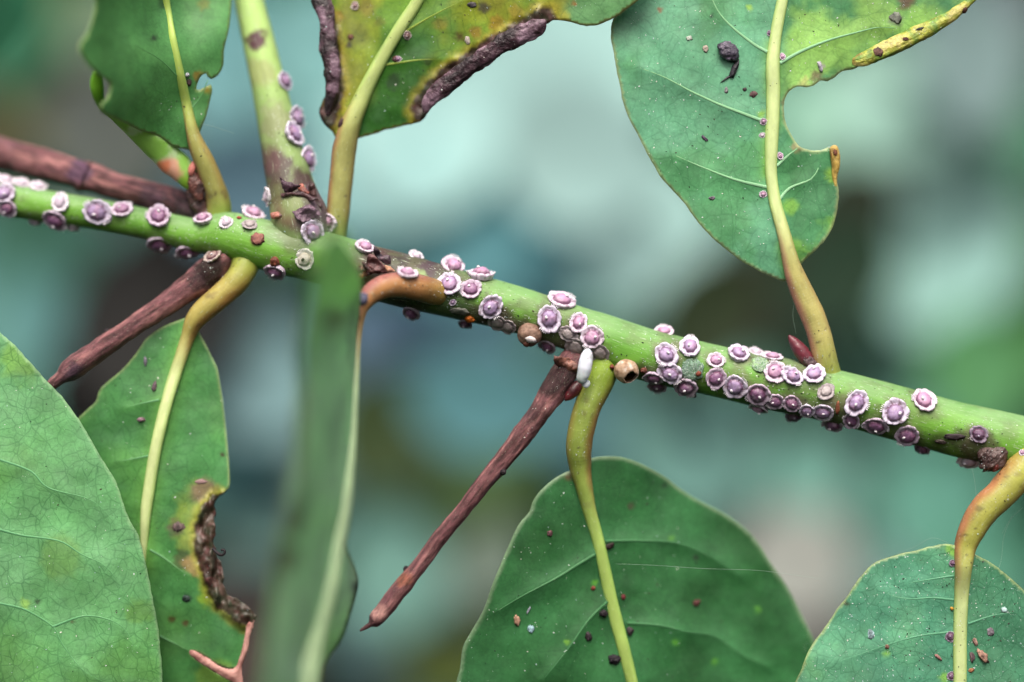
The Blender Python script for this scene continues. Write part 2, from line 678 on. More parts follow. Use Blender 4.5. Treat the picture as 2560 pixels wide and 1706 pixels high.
# ------------------------------------------------------------------ far foliage
def leaf_patch(V, F, C, cen, rx, ry, rot, tilt, colr, bend):
    nx, ny = 4, 7
    i0 = len(V)
    m_ = Matrix.Rotation(rot, 3, 'Y') @ Matrix.Rotation(tilt[0], 3, 'X') @ Matrix.Rotation(tilt[1], 3, 'Z')
    for j in range(ny + 1):
        v = j / ny * 2 - 1
        half = (1 - abs(v) ** 2.2) ** 0.75
        for i in range(nx + 1):
            u = (i / nx * 2 - 1) * half
            q = m_ @ Vector((u * rx, -bend * (u * u * rx + 0.6 * v * v * ry) + 0.25 * bend * math.sin(3 * v + rot) * rx, v * ry))
            V.append((cen[0] + q.x, cen[1] + q.y, cen[2] + q.z))
            C.append(colr * (0.9 + 0.2 * abs(u)))
    for j in range(ny):
        for i in range(nx):
            a = i0 + j * (nx + 1) + i
            F.append((a, a + 1, a + nx + 2, a + nx + 1))


far = [  # leaf colours include painted light: pale for sky sheen, near-black for shaded gaps
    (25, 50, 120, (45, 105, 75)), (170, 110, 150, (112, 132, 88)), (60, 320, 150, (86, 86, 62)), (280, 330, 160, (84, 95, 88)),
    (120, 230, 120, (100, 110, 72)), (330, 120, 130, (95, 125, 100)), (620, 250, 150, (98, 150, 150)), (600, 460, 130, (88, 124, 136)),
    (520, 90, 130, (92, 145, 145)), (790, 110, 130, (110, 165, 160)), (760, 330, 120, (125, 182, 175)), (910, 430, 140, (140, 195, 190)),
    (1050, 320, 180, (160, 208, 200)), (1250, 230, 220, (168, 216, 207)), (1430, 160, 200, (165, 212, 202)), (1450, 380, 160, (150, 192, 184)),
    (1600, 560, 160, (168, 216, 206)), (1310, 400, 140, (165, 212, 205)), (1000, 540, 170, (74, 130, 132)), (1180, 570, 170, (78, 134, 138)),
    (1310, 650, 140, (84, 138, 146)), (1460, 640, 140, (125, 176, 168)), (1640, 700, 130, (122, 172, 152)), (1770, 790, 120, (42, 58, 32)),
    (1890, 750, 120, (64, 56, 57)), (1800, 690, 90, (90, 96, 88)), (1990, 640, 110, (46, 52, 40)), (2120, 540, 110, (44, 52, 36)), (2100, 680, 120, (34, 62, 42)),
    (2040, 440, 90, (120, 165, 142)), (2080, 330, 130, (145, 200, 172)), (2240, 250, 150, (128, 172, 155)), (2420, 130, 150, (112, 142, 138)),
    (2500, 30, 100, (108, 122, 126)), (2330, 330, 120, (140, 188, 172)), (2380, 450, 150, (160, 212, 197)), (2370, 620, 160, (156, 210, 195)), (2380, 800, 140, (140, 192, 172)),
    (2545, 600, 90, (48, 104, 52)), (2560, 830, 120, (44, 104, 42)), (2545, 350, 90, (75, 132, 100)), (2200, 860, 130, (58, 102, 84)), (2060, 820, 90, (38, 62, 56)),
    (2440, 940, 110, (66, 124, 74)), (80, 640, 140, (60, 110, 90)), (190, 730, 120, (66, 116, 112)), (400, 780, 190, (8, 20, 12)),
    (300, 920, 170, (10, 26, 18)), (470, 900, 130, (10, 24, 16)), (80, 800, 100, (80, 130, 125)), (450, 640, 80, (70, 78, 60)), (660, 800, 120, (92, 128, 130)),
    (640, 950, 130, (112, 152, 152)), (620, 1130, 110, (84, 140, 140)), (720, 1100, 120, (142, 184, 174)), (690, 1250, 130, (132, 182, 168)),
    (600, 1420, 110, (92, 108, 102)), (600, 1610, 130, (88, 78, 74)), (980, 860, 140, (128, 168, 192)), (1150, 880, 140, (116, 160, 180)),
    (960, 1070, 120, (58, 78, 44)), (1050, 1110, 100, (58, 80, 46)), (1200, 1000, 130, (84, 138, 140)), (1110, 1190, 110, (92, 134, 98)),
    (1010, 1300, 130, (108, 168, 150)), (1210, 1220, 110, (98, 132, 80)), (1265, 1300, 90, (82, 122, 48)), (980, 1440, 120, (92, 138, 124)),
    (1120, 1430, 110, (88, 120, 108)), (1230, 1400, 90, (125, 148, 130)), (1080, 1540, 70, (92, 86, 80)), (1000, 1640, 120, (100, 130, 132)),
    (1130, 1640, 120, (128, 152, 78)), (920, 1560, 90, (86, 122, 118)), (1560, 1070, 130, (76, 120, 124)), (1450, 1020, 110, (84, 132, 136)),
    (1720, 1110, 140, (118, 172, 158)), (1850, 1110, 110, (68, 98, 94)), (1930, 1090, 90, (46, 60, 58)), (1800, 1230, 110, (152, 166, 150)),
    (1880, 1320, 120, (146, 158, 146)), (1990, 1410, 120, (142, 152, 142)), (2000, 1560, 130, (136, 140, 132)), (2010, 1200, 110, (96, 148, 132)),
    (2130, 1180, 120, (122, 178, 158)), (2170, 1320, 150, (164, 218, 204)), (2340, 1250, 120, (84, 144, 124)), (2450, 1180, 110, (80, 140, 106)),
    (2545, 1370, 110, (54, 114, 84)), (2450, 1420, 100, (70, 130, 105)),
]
rng = random.Random(11)
V, F, C = [], [], []
KFAR = 1.26


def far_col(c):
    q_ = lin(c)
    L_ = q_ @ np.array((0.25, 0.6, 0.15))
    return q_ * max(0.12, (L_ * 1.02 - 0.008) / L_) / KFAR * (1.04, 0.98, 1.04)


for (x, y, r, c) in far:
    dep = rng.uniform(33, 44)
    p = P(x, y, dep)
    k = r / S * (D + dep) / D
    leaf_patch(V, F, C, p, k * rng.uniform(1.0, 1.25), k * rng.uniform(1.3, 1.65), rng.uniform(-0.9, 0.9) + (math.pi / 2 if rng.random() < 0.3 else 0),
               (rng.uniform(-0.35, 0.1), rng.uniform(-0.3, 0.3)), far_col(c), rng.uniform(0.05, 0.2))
pal = [(56, 108, 92), (40, 85, 60), (84, 134, 124), (24, 52, 34), (66, 106, 76), (96, 146, 138)]
for i in range(900):
    dep = rng.uniform(58, 95)
    p = P(rng.uniform(-900, 3460), rng.uniform(-900, 2600), dep)
    k = rng.uniform(3.2, 6.5)
    leaf_patch(V, F, C, p, k * 0.55, k, rng.uniform(-3.1, 3.1), (rng.uniform(-0.5, 0.3), rng.uniform(-0.5, 0.5)), lin(rng.choice(pal)) / KFAR, rng.uniform(0.05, 0.2))
for gx in range(-14, 15):                          # the densest, farthest layer
    for gz in range(-10, 11):
        dep = rng.uniform(96, 106)
        p = (gx * 9 + rng.uniform(-3, 3), dep, gz * 8 + rng.uniform(-3, 3))
        leaf_patch(V, F, C, p, rng.uniform(7, 9), rng.uniform(10, 13), rng.uniform(-3, 3), (rng.uniform(-0.2, 0.1), rng.uniform(-0.2, 0.2)), lin(rng.choice(pal)) / KFAR, 0.1)
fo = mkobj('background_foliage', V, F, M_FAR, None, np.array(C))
tag(fo, 'soft out-of-focus mass of leaves far behind the branch, painted pale teal for sky sheen and dark green for shaded gaps', 'foliage', kind='stuff')

# ------------------------------------------------------------------ the branch
branch = empty('branch', P(1280, 771, 0.3))
tag(branch, 'slanting green stem bearing leaves and dead brown twigs, dotted with scale insects', 'branch')
branch_inv = Matrix.Translation(branch.location).inverted()


def par(o):
    """keep a part's mesh coordinates in world space under the branch"""
    o.parent = branch
    o.matrix_parent_inverse = branch_inv
    return o


def sy(px):                                        # depth of the stem axis
    return float(np.interp(px, [-60, 0, 300, 600, 900, 1150, 2000, 2700], [1.25, 1.15, 0.9, 0.62, 0.45, 0.4, 0.4, 0.4]))


stem_ctrl = [(-120, 478, 41), (0, 499, 41), (96, 513, 41), (247, 537, 38), (367, 560, 38), (480, 586, 41), (525, 588, 48), (570, 588, 58), (640, 606, 62), (700, 622, 63), (793, 642, 65),
             (880, 666, 65), (945, 686, 66), (1020, 705, 66), (1090, 723, 63), (1180, 746, 60), (1279, 771, 58), (1370, 800, 57), (1445, 826, 58), (1510, 850, 63), (1620, 889, 66),
             (1746, 918, 64), (1870, 946, 65), (1960, 964, 67), (2112, 998, 66), (2222, 1028, 67), (2331, 1057, 67), (2400, 1075, 68), (2559, 1111, 69), (2700, 1146, 70)]
sw = sweep([(a, b_, sy(a), r) for a, b_, r in stem_ctrl], 56, 0.035, (True, True),
           lambda q, s, th, L: 0.035 * fbm(q * np.array((0.9, 1.6, 1.6)), 3) + 0.012 * fbm(q * 6, 3))
px = sw['px']
q = sw['V']
c = np.repeat(alb((118, 176, 66))[None], len(q), 0)
c = mixc(c, alb((132, 188, 92)), sstep(0.1, 0.6, fbm(q * np.array((0.6, 1, 1)) + 5, 3)) * 0.6)
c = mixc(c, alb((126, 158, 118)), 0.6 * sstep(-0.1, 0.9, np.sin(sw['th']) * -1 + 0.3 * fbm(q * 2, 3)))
c = mixc(c, alb((70, 135, 40)), 0.35 * sstep(0.0, 0.5, fbm(q * 1.7 + 9, 4)))
purp = (78, 62, 68)
soot = (52, 52, 46)
stem_stains = [(1000, 655, 125, purp, 0.95), (1085, 672, 75, purp, 0.85), (950, 640, 50, (84, 58, 56), 0.9), (1130, 705, 45, (86, 92, 74), 0.6), (960, 745, 110, soot, 0.75),
               (1090, 790, 70, soot, 0.7), (1180, 800, 60, (60, 62, 50), 0.75), (1260, 820, 70, (70, 60, 52), 0.85), (890, 690, 40, (120, 112, 60), 0.7), (1130, 760, 50, (70, 92, 60), 0.6), (780, 700, 40, (120, 100, 105), 0.7),
               (740, 590, 50, (98, 78, 84), 0.6), (1420, 850, 45, (92, 84, 74), 0.8), (1400, 895, 45, (78, 60, 50), 0.8), (1600, 925, 25, (70, 60, 45), 0.7), (2095, 1020, 38, (95, 90, 70), 0.75),
               (2070, 1000, 25, (110, 100, 85), 0.6), (2400, 1100, 30, (62, 56, 50), 0.7), (2350, 1110, 30, (70, 66, 50), 0.6), (2450, 1130, 55, (80, 66, 60), 0.8), (2010, 895, 40, (128, 120, 100), 0.5),
               (555, 655, 30, (60, 50, 40), 0.7), (640, 600, 16, (120, 70, 62), 0.8), (700, 560, 60, (126, 150, 108), 0.6), (1045, 690, 22, (150, 180, 110), 0.9), (1640, 960, 40, (66, 74, 42), 0.6),
               (1960, 1030, 70, (66, 84, 44), 0.5), (1330, 850, 50, (80, 74, 60), 0.6)]
c = stains(c, px, stem_stains, 2.0)
c = mixc(c, alb((104, 116, 78)), 0.4 * sstep(0.05, 0.4, fbm(q * np.array((3, 7, 7)) + 21, 5)))
fine = sstep(0.30, 0.62, fbm(q * 7 + 3, 4)) * sstep(140, 20, np.abs(px[:, 0] - 1060)) * 0.7
c = mixc(c, alb((58, 60, 54)), fine)
stem = par(mkobj('main_stem', sw['V'], sw['F'], M_STEM, None, c, sw['tc']))
tag(stem, 'bright green waxy stem with purple-grey bark patch at the bent node')
add_src('stem', sw['V'], sw['F'])

# thick side shoot going up
sw = sweep([(605, -110, 1.55, 33), (622, 0, 1.4, 36), (650, 120, 1.25, 40), (680, 250, 1.05, 45), (704, 370, 0.85, 51), (720, 440, 0.75, 57), (735, 500, 0.66, 64), (748, 545, 0.6, 72), (760, 600, 0.62, 66)],
           48, 0.04, (True, True), lambda q, s, th, L: 0.04 * fbm(q * 1.6, 3) + 0.02 * fbm(q * 6, 2))
q, px = sw['V'], sw['px']
c = np.repeat(alb((150, 185, 105))[None], len(q), 0)
c = mixc(c, alb((182, 218, 128)), sstep(330, 60, px[:, 1]) * 0.8)
c = mixc(c, alb((122, 138, 96)), sstep(150, 420, px[:, 1]) * (0.6 + 0.4 * fbm(q * 2, 3)))
c = stains(c, px, [(642, 100, 28, (86, 56, 62), 1.0), (690, 420, 50, (84, 66, 70), 0.9), (672, 400, 40, (110, 80, 82), 0.7), (760, 470, 50, (72, 50, 52), 0.95), (790, 500, 60, (92, 72, 82), 0.95), (720, 530, 50, (120, 84, 78), 0.7),
                   (790, 545, 60, (96, 78, 88), 0.9), (700, 480, 40, (92, 76, 62), 0.7), (650, 180, 40, (150, 140, 100), 0.5), (690, 300, 50, (140, 130, 110), 0.5), (735, 510, 35, (128, 150, 92), 0.8)], 4.0)
o = par(mkobj('side_shoot', sw['V'], sw['F'], M_STEM, None, c, sw['tc']))
tag(o, 'thick pale green upright side shoot with a brown scarred base')
add_src('stem', sw['V'], sw['F'])


# dead brown twigs
def twig(path, label, dark=(), seed=0.0, knob=()):
    kr = random.Random(int(seed * 10))
    path = [p_ if i_ in (0, len(path) - 1) else (p_[0] + kr.gauss(0, 0.8), p_[1] + kr.gauss(0, 0.8), p_[2], p_[3] * kr.uniform(0.92, 1.06)) for i_, p_ in enumerate(path)]
    s_ = sweep(path, 32, 0.03, (True, True), lambda q, s, th, L: 0.10 * fbm(np.column_stack((s * 0.7, np.cos(th) * 2.2, np.sin(th) * 2.2)) + seed, 4) + 0.12 * fbm(q * 6 + seed, 4))
    q, px = s_['V'], s_['px']
    g = fbm(np.column_stack((s_['tc'][:, 0] * 1.3, s_['tc'][:, 1] * 22, s_['tc'][:, 2] * 22)) + seed, 5)
    c = np.repeat(alb((120, 78, 82))[None], len(q), 0)
    c = mixc(c, alb((164, 114, 112)), sstep(0.0, 0.45, g))
    c = mixc(c, alb((76, 48, 48)), sstep(-0.05, -0.45, g))
    c = mixc(c, alb((104, 84, 104)), 0.6 * sstep(0.1, 0.5, fbm(q * 1.1 + seed, 3)))
    c = stains(c, px, dark, seed)
    o = par(mkobj('dead_twig', q, s_['F'], M_BARK, None, c, s_['tc']))
    tag(o, label)
    add_src('twig', q, s_['F'])
    for (x, y, r) in knob:
        v, f = lump((r / S,) * 3, 0.3, 1.6, x * 0.1, 2)
        loc = place_xy(x, y, ('twig',))
        k = mkobj('bud_scar', v * (1, 1, 1) + np.array(loc), f, M_BARK, o, np.repeat(alb((44, 34, 40))[None], len(v), 0), v)
    return o


def place_xy(x, y, keys):
    t_ = bvh(*keys)
    d = (Vector(P(x, y, 0)) - CAM).normalized()
    h = t_.ray_cast(CAM, d)
    if h[0] is None:
        best = min((t_.find_nearest(Vector(P(x, y, z))) for z in np.linspace(-0.5, 2.5, 25)), key=lambda r: r[3])
        return best[0]
    return h[0]


twig([(-110, 352, 2.3, 42), (0, 383, 2.1, 40), (100, 408, 1.9, 38), (195, 436, 1.55, 38), (210, 441, 1.53, 41), (225, 446, 1.52, 37), (300, 470, 1.4, 35), (400, 496, 1.25, 34), (460, 515, 1.1, 33), (530, 560, 0.9, 24)],
     'long brown dead twig running behind the stem', [(470, 520, 60, (66, 50, 58), 0.9), (200, 430, 35, (84, 62, 90), 0.8), (380, 500, 40, (84, 66, 84), 0.6)], 1.0)
twig([(570, 640, 0.62, 30), (535, 672, 0.62, 40), (500, 700, 0.6, 38), (465, 724, 0.55, 32), (420, 757, 0.5, 28), (330, 818, 0.42, 27), (250, 872, 0.38, 28), (190, 916, 0.35, 28), (165, 933, 0.35, 25), (150, 946, 0.34, 17), (128, 961, 0.33, 13), (120, 965, 0.33, 10)],
     'short brown broken twig with dark collar, pointing down beside the narrow leaf', [(525, 680, 48, (44, 26, 24), 1.0), (490, 705, 30, (62, 40, 44), 0.8), (185, 922, 22, (66, 46, 62), 0.8)], 5.0, [(259, 818, 7)])
twig([(1470, 860, 0.5, 30), (1430, 902, 0.3, 34), (1408, 938, 0.24, 34), (1380, 985, 0.2, 31), (1350, 1030, 0.18, 29), (1310, 1082, 0.2, 27), (1280, 1122, 0.2, 25), (1216, 1200, 0.22, 22), (1157, 1274, 0.24, 21), (1100, 1346, 0.27, 21),
      (1051, 1410, 0.3, 21), (1000, 1472, 0.3, 21), (955, 1530, 0.3, 21), (944, 1545, 0.3, 20), (934, 1556, 0.3, 16), (926, 1561, 0.28, 7), (914, 1569, 0.28, 5), (900, 1577, 0.28, 2.5)],
     'long straight brown dead twig with a splintered tip, hanging from the stem', [(1400, 945, 60, (50, 32, 34), 0.9), (1340, 1040, 40, (66, 44, 44), 0.6), (950, 1530, 24, (196, 150, 140), 0.7), (1010, 1450, 22, (176, 110, 84), 0.7)], 9.0, [(1257, 1180, 9), (1012, 1419, 9)])


# ------------------------------------------------------------------ leaves of the branch
def pet_col(base, red, seed, side=1, green0=None):
    def f(s_):
        q, t_ = s_['V'], s_['t']
        c = np.repeat(alb(base)[None], len(q), 0)
        e = np.sin(s_['th']) * side
        c = mixc(c, alb(red), 0.9 * sstep(0.25, 0.95, e + 0.3 * fbm(q * 2 + seed, 3)))
        c = mixc(c, alb((146, 106, 62)), 0.5 * sstep(0.45, 1.0, -e + 0.2 * fbm(q * 2 + seed + 4, 3)))
        if green0 is not None:
            c = mixc(c, alb(green0), sstep(0.45, 0.0, t_))
        c = mixc(c, alb((104, 84, 60)), 0.6 * sstep(0.3, 0.55, fbm(q * 4 + seed, 5)))
        c = mixc(c, alb((74, 60, 50)), 0.7 * sstep(0.42, 0.6, fbm(q * 9 + seed + 2, 4)))
        return c
    return f


def col_simple(base, lite, dark, seed, nearrib=None):
    def f(p, dr, t_, side, de, dv):
        q = np.column_stack((p / 170.0, np.full(len(p), seed)))
        n_ = fbm(q, 4)
        c = np.repeat(alb(base)[None], len(p), 0)
        c = mixc(c, alb(lite), sstep(0.0, 0.5, n_) * 0.8)
        c = mixc(c, alb(dark), sstep(0.0, -0.5, n_) * 0.8)
        c = mixc(c, alb(lite), 0.35 * np.exp(-dv / 22.0))
        if nearrib is not None:
            c = mixc(c, alb(nearrib), 0.6 * np.exp(-np.maximum(dr - 14, 0) / 16.0))
        return c
    return f


def crop(ox, oy, pts):
    return [(ox + a / 3.647, oy + b_ / 3.647) for a, b_ in pts]


# -- leaf A, blurred left half, bitten right edge
olA = crop(0, 0, [(2120, -420), (2112, 0), (2090, 250), (2045, 450), (2035, 600), (1985, 690), (1925, 722), (1895, 700), (1878, 668), (1838, 690), (1802, 760), (1795, 822), (1860, 803), (1925, 775), (1936, 820), (1920, 900),
                  (1880, 1060), (1825, 1200), (1790, 1310), (1770, 1380), (1700, 1362), (1600, 1342), (1520, 1292), (1430, 1232), (1300, 1200), (1180, 1142), (1050, 1080), (940, 1030), (925, 960), (990, 880), (1000, 760), (870, 660),
                  (780, 560), (728, 460), (742, 390), (800, 300), (850, 150), (870, 0), (860, -420)])
leafA, _ = build_leaf('leaf', olA, Tps([(530, 100, 0.35), (500, 300, 0.4), (415, 0, 0.2), (468, 270, 0.4), (300, 100, -1.0), (215, 130, -1.9), (270, 260, -1.3), (380, 340, 0.1), (230, -80, -1.9)]),
                      col_simple((80, 142, 78), (104, 166, 96), (62, 124, 60), 1.5), M_DARK, branch,
                      rib=[(545, 565, 66, 0.85), (546, 510, 62, 0.75), (530, 455, 54, 0.62), (511, 405, 50, 0.5), (492, 362, 42, 0.42), (480, 325, 32), (466, 260, 25), (449, 180, 22), (432, 100, 20), (418, 20, 19), (405, -90, 18)], stalk_n=5,
                      fold=0.03, seed=1.0, rim=(130, 150, 90), rim_w=5, rib_col=(176, 202, 100), stain=[(387, 97, 9, (50, 60, 50), 0.9), (495, 190, 14, (150, 120, 50), 0.8), (520, 220, 16, (150, 130, 50), 0.8), (465, 205, 10, (80, 60, 60), .8), (410, 10, 16, (40, 60, 40), .7), (510, 10, 18, (120, 130, 50), .7)],
                      stalk_col=pet_col((166, 166, 92), (176, 128, 92), 1.0, -1, (140, 175, 70)), puck=0.03, veins=[[(470, 280), (500, 245), (520, 200)], [(452, 200), (400, 150), (330, 110)]], vein_col=(88, 150, 92), vein_r=2.2)
tag(leafA, 'dark green leaf with a small bite in its edge beside the upright shoot')

# -- leaf B, yellowing, withered curled margins
olB = crop(640, 0, [(480, -500), (560, 0), (600, 150), (630, 280), (640, 430), (650, 600), (660, 720), (640, 850), (595, 950), (577, 1030), (600, 1100), (650, 1160), (700, 1205), (735, 1260), (800, 1300), (880, 1310), (915, 1270), (1050, 1230), (1200, 1180), (1350, 1150),
                    (1500, 1110), (1560, 1040), (1600, 900), (1700, 780), (1850, 660), (2000, 560), (2150, 470), (2334, 380)]) + \
    crop(1280, 0, [(60, 320), (150, 250), (250, 225), (330, 215), (350, 187), (470, 187), (560, 211), (650, 236), (740, 236), (830, 211), (920, 170), (1010, 110), (1090, 50), (1150, 0), (1250, -120), (1100, -500)])


def colB(p, dr, t_, side, de, dv):
    q = np.column_stack((p / 110.0, np.full(len(p), 3.0)))
    n_ = fbm(q, 4)
    c = np.repeat(alb((148, 168, 48))[None], len(p), 0)
    c = mixc(c, alb((112, 158, 50)), sstep(0.0, 0.4, n_))
    c = mixc(c, alb((128, 128, 36)), sstep(0.0, -0.4, n_) * 0.7)
    g = sstep(60, 10, np.abs(p[:, 0] - (1010 - (p[:, 1] - 150) * 0.25)) * 0.5) * sstep(40, 120, p[:, 1]) * (side != 0)
    c = mixc(c, alb((58, 116, 34)), np.clip(g * 1.1 + 0.4 * n_ * g, 0, 1))
    c = mixc(c, alb((48, 104, 36)), sstep(225, 300, p[:, 1] + 12 * n_) * (p[:, 0] > 870))
    c = mixc(c, alb((104, 160, 100)), sstep(1370, 1430, p[:, 0] + 60 * n_))
    return c


leafB, _ = build_leaf('leaf', olB, Tps([(770, 0, 0.7), (810, 280, 0.6), (860, 340, 0.62), (1000, 70, 0.4), (1040, 250, 0.45), (1240, 130, 0.1), (1400, 40, -0.15), (1540, 40, -0.3), (780, 150, 0.65), (1400, -120, -0.2)]),
                      colB, M_LEAF, branch,
                      rib=[(838, 640, 40, 0.75), (842, 570, 52, 0.7), (848, 500, 58, 0.66), (855, 430, 60, 0.63), (862, 370, 60, 0.6), (876, 315, 52), (905, 245, 40), (947, 160, 33), (995, 78, 31), (1042, 5, 29), (1090, -90, 27)], stalk_n=5,
                      burn=[([(815, 60), (822, 130), (832, 200), (828, 260), (815, 300)], 26, 50, (66, 42, 46), (164, 150, 50)), ([(1062, 280), (1080, 240), (1130, 195), (1200, 148), (1270, 105), (1330, 70), (1360, 50)], 33, 58, (70, 44, 50), (172, 162, 56))], crumple=0.10,
                      fold=0.05, seed=3.0, rim=(150, 120, 60), rim_w=4, jag=2, rib_col=(190, 210, 130),
                      stain=[(690 + 140, 300, 26, (92, 66, 66), 0.9), (815, 250, 20, (110, 90, 50), .7), (800, 330, 26, (140, 110, 50), .8), (985, 205, 22, (46, 74, 40), .9), (876, 94, 10, (90, 60, 40), .9), (873, 115, 8, (70, 60, 60), .9), (1070, 155, 12, (60, 80, 40), .7), (1150, 92, 14, (90, 60, 30), .8),
                             (1190, 80, 18, (150, 120, 46), .8), (1240, 60, 22, (160, 130, 46), .8), (1290, 30, 18, (180, 160, 66), .7), (1340, 25, 20, (150, 150, 60), .7), (915, 20, 26, (150, 130, 60), .6), (845, 40, 18, (160, 120, 40), .7), (1210, 20, 16, (70, 60, 60), .8), (1437, 10, 7, (170, 110, 50), .9), (1415, 40, 14, (190, 190, 70), .7), (900, 90, 24, (110, 120, 40), .6), (1100, 60, 20, (160, 140, 50), .6), (950, 55, 14, (110, 110, 50), .6)],
                      stalk_col=pet_col((164, 166, 98), (170, 118, 86), 3.0, -1, (150, 165, 80)), puck=0.04,
                      veins=[[(945, 165), (1050, 150), (1130, 148)], [(985, 95), (1080, 40), (1180, -10)]], vein_col=(150, 180, 60), vein_r=2.5)
tag(leafB, 'yellow-green blotched leaf with dark withered curled margins')


def curl(path, parent, lab, cols, seed, amp=0.28, sq=0.55, rs=0.9):
    path = [(p_[0], p_[1], p_[2], p_[3] * rs) for p_ in path]
    s_ = sweep(path, 48, 0.016, (True, True), squash=sq, disp=lambda q, s, th, L: amp * fbm(np.column_stack((s * 1.6, np.cos(th) * 1.3, np.sin(th) * 1.3)) + seed, 5) + amp * 1.2 * (0.25 - np.abs(fbm(np.column_stack((s * 1.1, np.cos(th) * 2.2, np.sin(th) * 2.2)) + seed + 5, 4))) + 0.9 * amp * fbm(q * 8 + seed, 4))
    q = s_['V']
    n_ = fbm(q * 4 + seed, 6) * 1.3
    c = np.repeat(alb(cols[0])[None], len(q), 0)
    c = mixc(c, alb(cols[1]), sstep(0.0, 0.35, n_))
    c = mixc(c, alb(cols[2]), sstep(0.0, -0.35, n_))
    if len(cols) > 3:
        c = mixc(c, alb(cols[3]), sstep(0.15, 0.45, fbm(q * 3 + seed + 8, 3)) * 0.8)
    o = mkobj('curled_edge', q, s_['F'], M_CRISP, parent, c, s_['tc'])
    tag(o, lab)
    add_src('leaf', q, s_['F'])
    return o


wither = ((64, 42, 52), (126, 100, 116), (34, 22, 28))
c2 = lambda ox, oy, pts: [(ox + a / 3.647, oy + b_ / 3.647, z, r / 3.647) for a, b_, z, r in pts]
curl(c2(640, 0, [(560, -160, 0.45, 90), (600, 0, 0.45, 95), (645, 200, 0.42, 82), (655, 400, 0.42, 84), (690, 600, 0.42, 78), (700, 780, 0.45, 66), (675, 930, 0.5, 52), (655, 1040, 0.55, 26)]), leafB, 'dark purple-brown withered roll along the margin', wither, 2.0)
curl(c2(640, 0, [(1540, 1030, 0.32, 22), (1570, 930, 0.27, 58), (1660, 830, 0.22, 84), (1800, 720, 0.16, 84), (1950, 610, 0.1, 84), (2100, 510, 0.04, 92), (2250, 400, 0.0, 96), (2400, 330, -0.03, 98), (2540, 260, -0.06, 90), (2600, 220, -0.08, 66), (2640, 190, -0.1, 22)]),
     leafB, 'thick dark withered roll along the lower margin', ((72, 48, 58), (138, 112, 128), (40, 26, 32)), 7.0, 0.28)

# -- leaf C, large, upper right
olC = crop(1280, 0, [(1300, -420), (1090, 0), (920, 180), (905, 350), (925, 450), (950, 620), (990, 800), (1010, 920), (1070, 1090), (1130, 1200), (1220, 1380), (1320, 1560)]) + \
    crop(1280, 420, [(1340, 70), (1450, 190), (1560, 310), (1660, 450), (1760, 570), (1850, 660), (1950, 740), (2080, 840), (2200, 910), (2330, 980), (2400, 1005), (2470, 1035), (2540, 1010), (2580, 960), (2630, 890), (2670, 840), (2770, 750), (2860, 650), (2930, 520),
                     (2965, 380), (2980, 240), (2965, 130), (2940, 50)]) + \
    crop(1920, 0, [(620, 1500), (610, 1420), (590, 1350), (555, 1342), (480, 1372), (360, 1367), (280, 1330), (220, 1240), (170, 1150), (150, 1080), (145, 980), (160, 890), (200, 830), (270, 790), (350, 800), (420, 780), (480, 735), (540, 745), (620, 700), (670, 655), (800, 628), (850, 590), (930, 560), (1050, 490),
                   (1180, 430), (1300, 370), (1500, 270), (1680, 170), (1780, 80), (1860, 0), (2000, -150), (1900, -420)])


def colC(p, dr, t_, side, de, dv):
    q = np.column_stack((p / 150.0, np.full(len(p), 5.0)))
    n_ = fbm(q, 4)
    c = np.repeat(alb((106, 176, 134))[None], len(p), 0)
    c = mixc(c, alb((88, 160, 100)), sstep(0.0, 0.4, n_) * 0.8)
    c = mixc(c, alb((108, 178, 140)), sstep(0.0, -0.4, n_) * 0.7)
    rightp = sstep(1935, 1990, p[:, 0])
    m2 = fbm(np.column_stack((p / 70.0, np.full(len(p), 8.0))), 4)
    c = mixc(c, alb((66, 134, 78)), rightp * 0.8)
    c = mixc(c, alb((152, 206, 106)), rightp * sstep(-0.4, 0.15, m2 + 0.5 * np.exp(-dv / 40)) * sstep(330, 200, p[:, 1]))
    c = mixc(c, alb((140, 195, 60)), 0.7 * np.exp(-np.maximum(dr - 14, 0) / 9.0) * sstep(-0.1, 0.3, m2))
    c = mixc(c, alb((128, 188, 74)), rightp * sstep(340, 420, p[:, 1]) * sstep(0.2, 0.5, m2) * 0.8)
    return c


